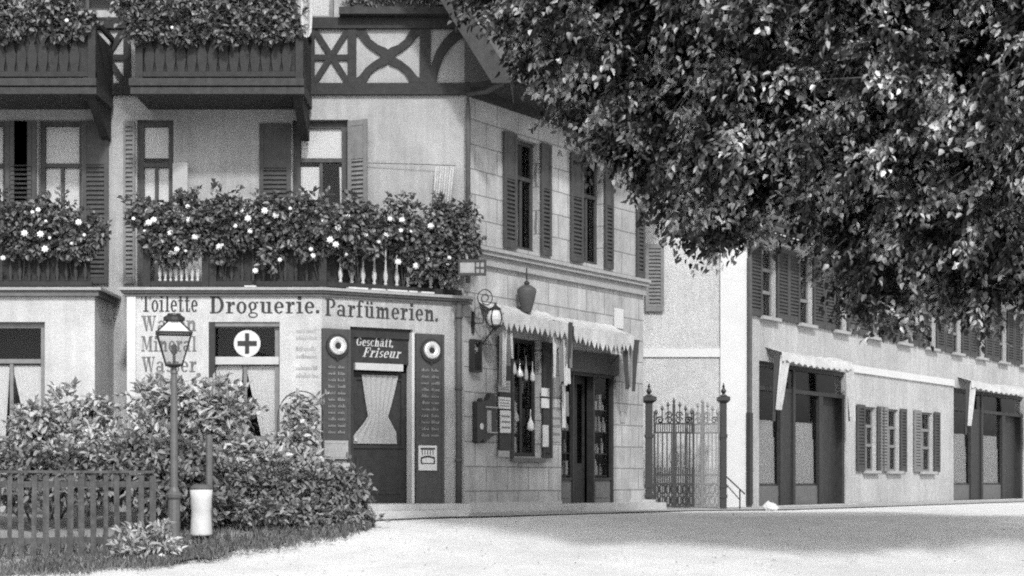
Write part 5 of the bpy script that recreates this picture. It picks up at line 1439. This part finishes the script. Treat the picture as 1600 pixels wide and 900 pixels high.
for (x, y, z, dist) in clumps:
    edge_ = dist < .9
    ns = 9 if edge_ else 11
    spread = .09 + .09 * min(1, dist)
    nb = np.array([-.1, -.4, .7]) + rng.normal(size=3) * .45
    for s in range(ns):
        c = np.array([x, y, z]) + rng.normal(size=3) * np.array([spread * 1.25, spread * 1.2, spread * .8])
        tdir = np.array([-.45, rng.normal() * .5, -.55]) + rng.normal(size=3) * .45
        tdir /= np.linalg.norm(tdir); ln = rng.uniform(.22, .42)
        n = int(rng.integers(11, 18))
        k = np.linspace(.05, 1, n)[:, None]
        p = c + tdir * ln * k + np.array([0, 0, -.12]) * k ** 2 + rng.normal(size=(n, 3)) * .035
        side = np.cross(tdir, [0, 0, 1.0]); side /= np.linalg.norm(side) + 1e-6
        sg_ = np.where(np.arange(n) % 2 == 0, 1, -1)[:, None]
        ax = side * sg_ * .7 + tdir * .7 + rng.normal(size=(n, 3)) * .35 + np.array([0, 0, -.45])
        nr = nb + rng.normal(size=(n, 3)) * .30
        parts.append(leaf_arrays(p, ax, nr, rng.uniform(.065, .12, n), rng.uniform(.04, .07, n)))
        if s % 4 == 0: tw.tube([c - tdir * .15, c + tdir * ln], [.008, .003], 4)
for (x, y, z) in hang:
    ln = rng.uniform(.35, .8); n = int(ln * 42); k = np.linspace(0, 1, n)[:, None]
    td = np.array([rng.normal() * .35 - .25, rng.normal() * .3, -.8]); td /= np.linalg.norm(td)
    st = np.array([x, y, z + .25])
    p = st + td * ln * k + np.array([.12 * rng.normal(), 0, -.1]) * k ** 2 + rng.normal(size=(n, 3)) * .045 * (1.2 - k)
    nr = np.array([-.1, -.5, .6]) + rng.normal(size=(n, 3)) * .45
    parts.append(leaf_arrays(p, unit(n) * .8 + np.array([0, 0, -.7]), nr, rng.uniform(.07, .125, n), rng.uniform(.045, .075, n)))
    tw.tube([st + np.array([.3, 0, .45]), st, st + td * ln * .95], [.012, .008, .003], 4)
v, f = merge(parts)
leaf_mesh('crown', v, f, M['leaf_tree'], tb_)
tw.build('twigs', M['bark'], tb_)
print('tree leaves', len(f) // 2)

# ================================================================== CAMERA, LIGHT, RENDER SETTINGS
cam = bpy.data.cameras.new('camera'); co_ = bpy.data.objects.new('camera', cam); COL.objects.link(co_)
co_.location = (0, 0, EYE); co_.rotation_euler = (R(90), 0, 0)
cam.sensor_fit = 'HORIZONTAL'; cam.sensor_width = 36; cam.lens = 36 * FPX / 1600
cam.shift_y = (CY - 450) / 1600; cam.clip_end = 1000; cam.clip_start = .1
scene.camera = co_

AZ_, EL = 12, 39     # the sun stands high behind the viewer, a little to the right
to_sun = Vector((math.sin(R(AZ_)) * math.cos(R(EL)), -math.cos(R(AZ_)) * math.cos(R(EL)), math.sin(R(EL))))
sun = bpy.data.lights.new('sun', 'SUN'); sun.energy = 1.85; sun.angle = R(4.0); sun.color = (1, 1, 1)
so = bpy.data.objects.new('sun', sun); COL.objects.link(so); so.rotation_euler = (-to_sun).to_track_quat('-Z', 'Y').to_euler()
w = bpy.data.worlds.new('World'); scene.world = w; w.use_nodes = True
nt = w.node_tree; bg = nt.nodes['Background']
sky = nt.nodes.new('ShaderNodeTexSky'); sky.sky_type = 'NISHITA'; sky.sun_disc = False
sky.sun_elevation = R(EL); sky.sun_rotation = math.atan2(to_sun.x, to_sun.y); sky.dust_density = 3.0
bw = nt.nodes.new('ShaderNodeRGBToBW'); nt.links.new(sky.outputs[0], bw.inputs[0]); nt.links.new(bw.outputs[0], bg.inputs['Color'])
bg.inputs['Strength'].default_value = 0.15
scene.view_settings.view_transform = 'Standard'; scene.view_settings.look = 'None'
scene.view_settings.exposure = 0.66; scene.view_settings.gamma = 1
scene.render.engine = 'CYCLES'
scene.cycles.filter_width = 2.0
scene.cycles.use_denoising = False
scene.cycles.max_bounces = 6; scene.cycles.transparent_max_bounces = 8
scene.cycles.sample_clamp_indirect = 5
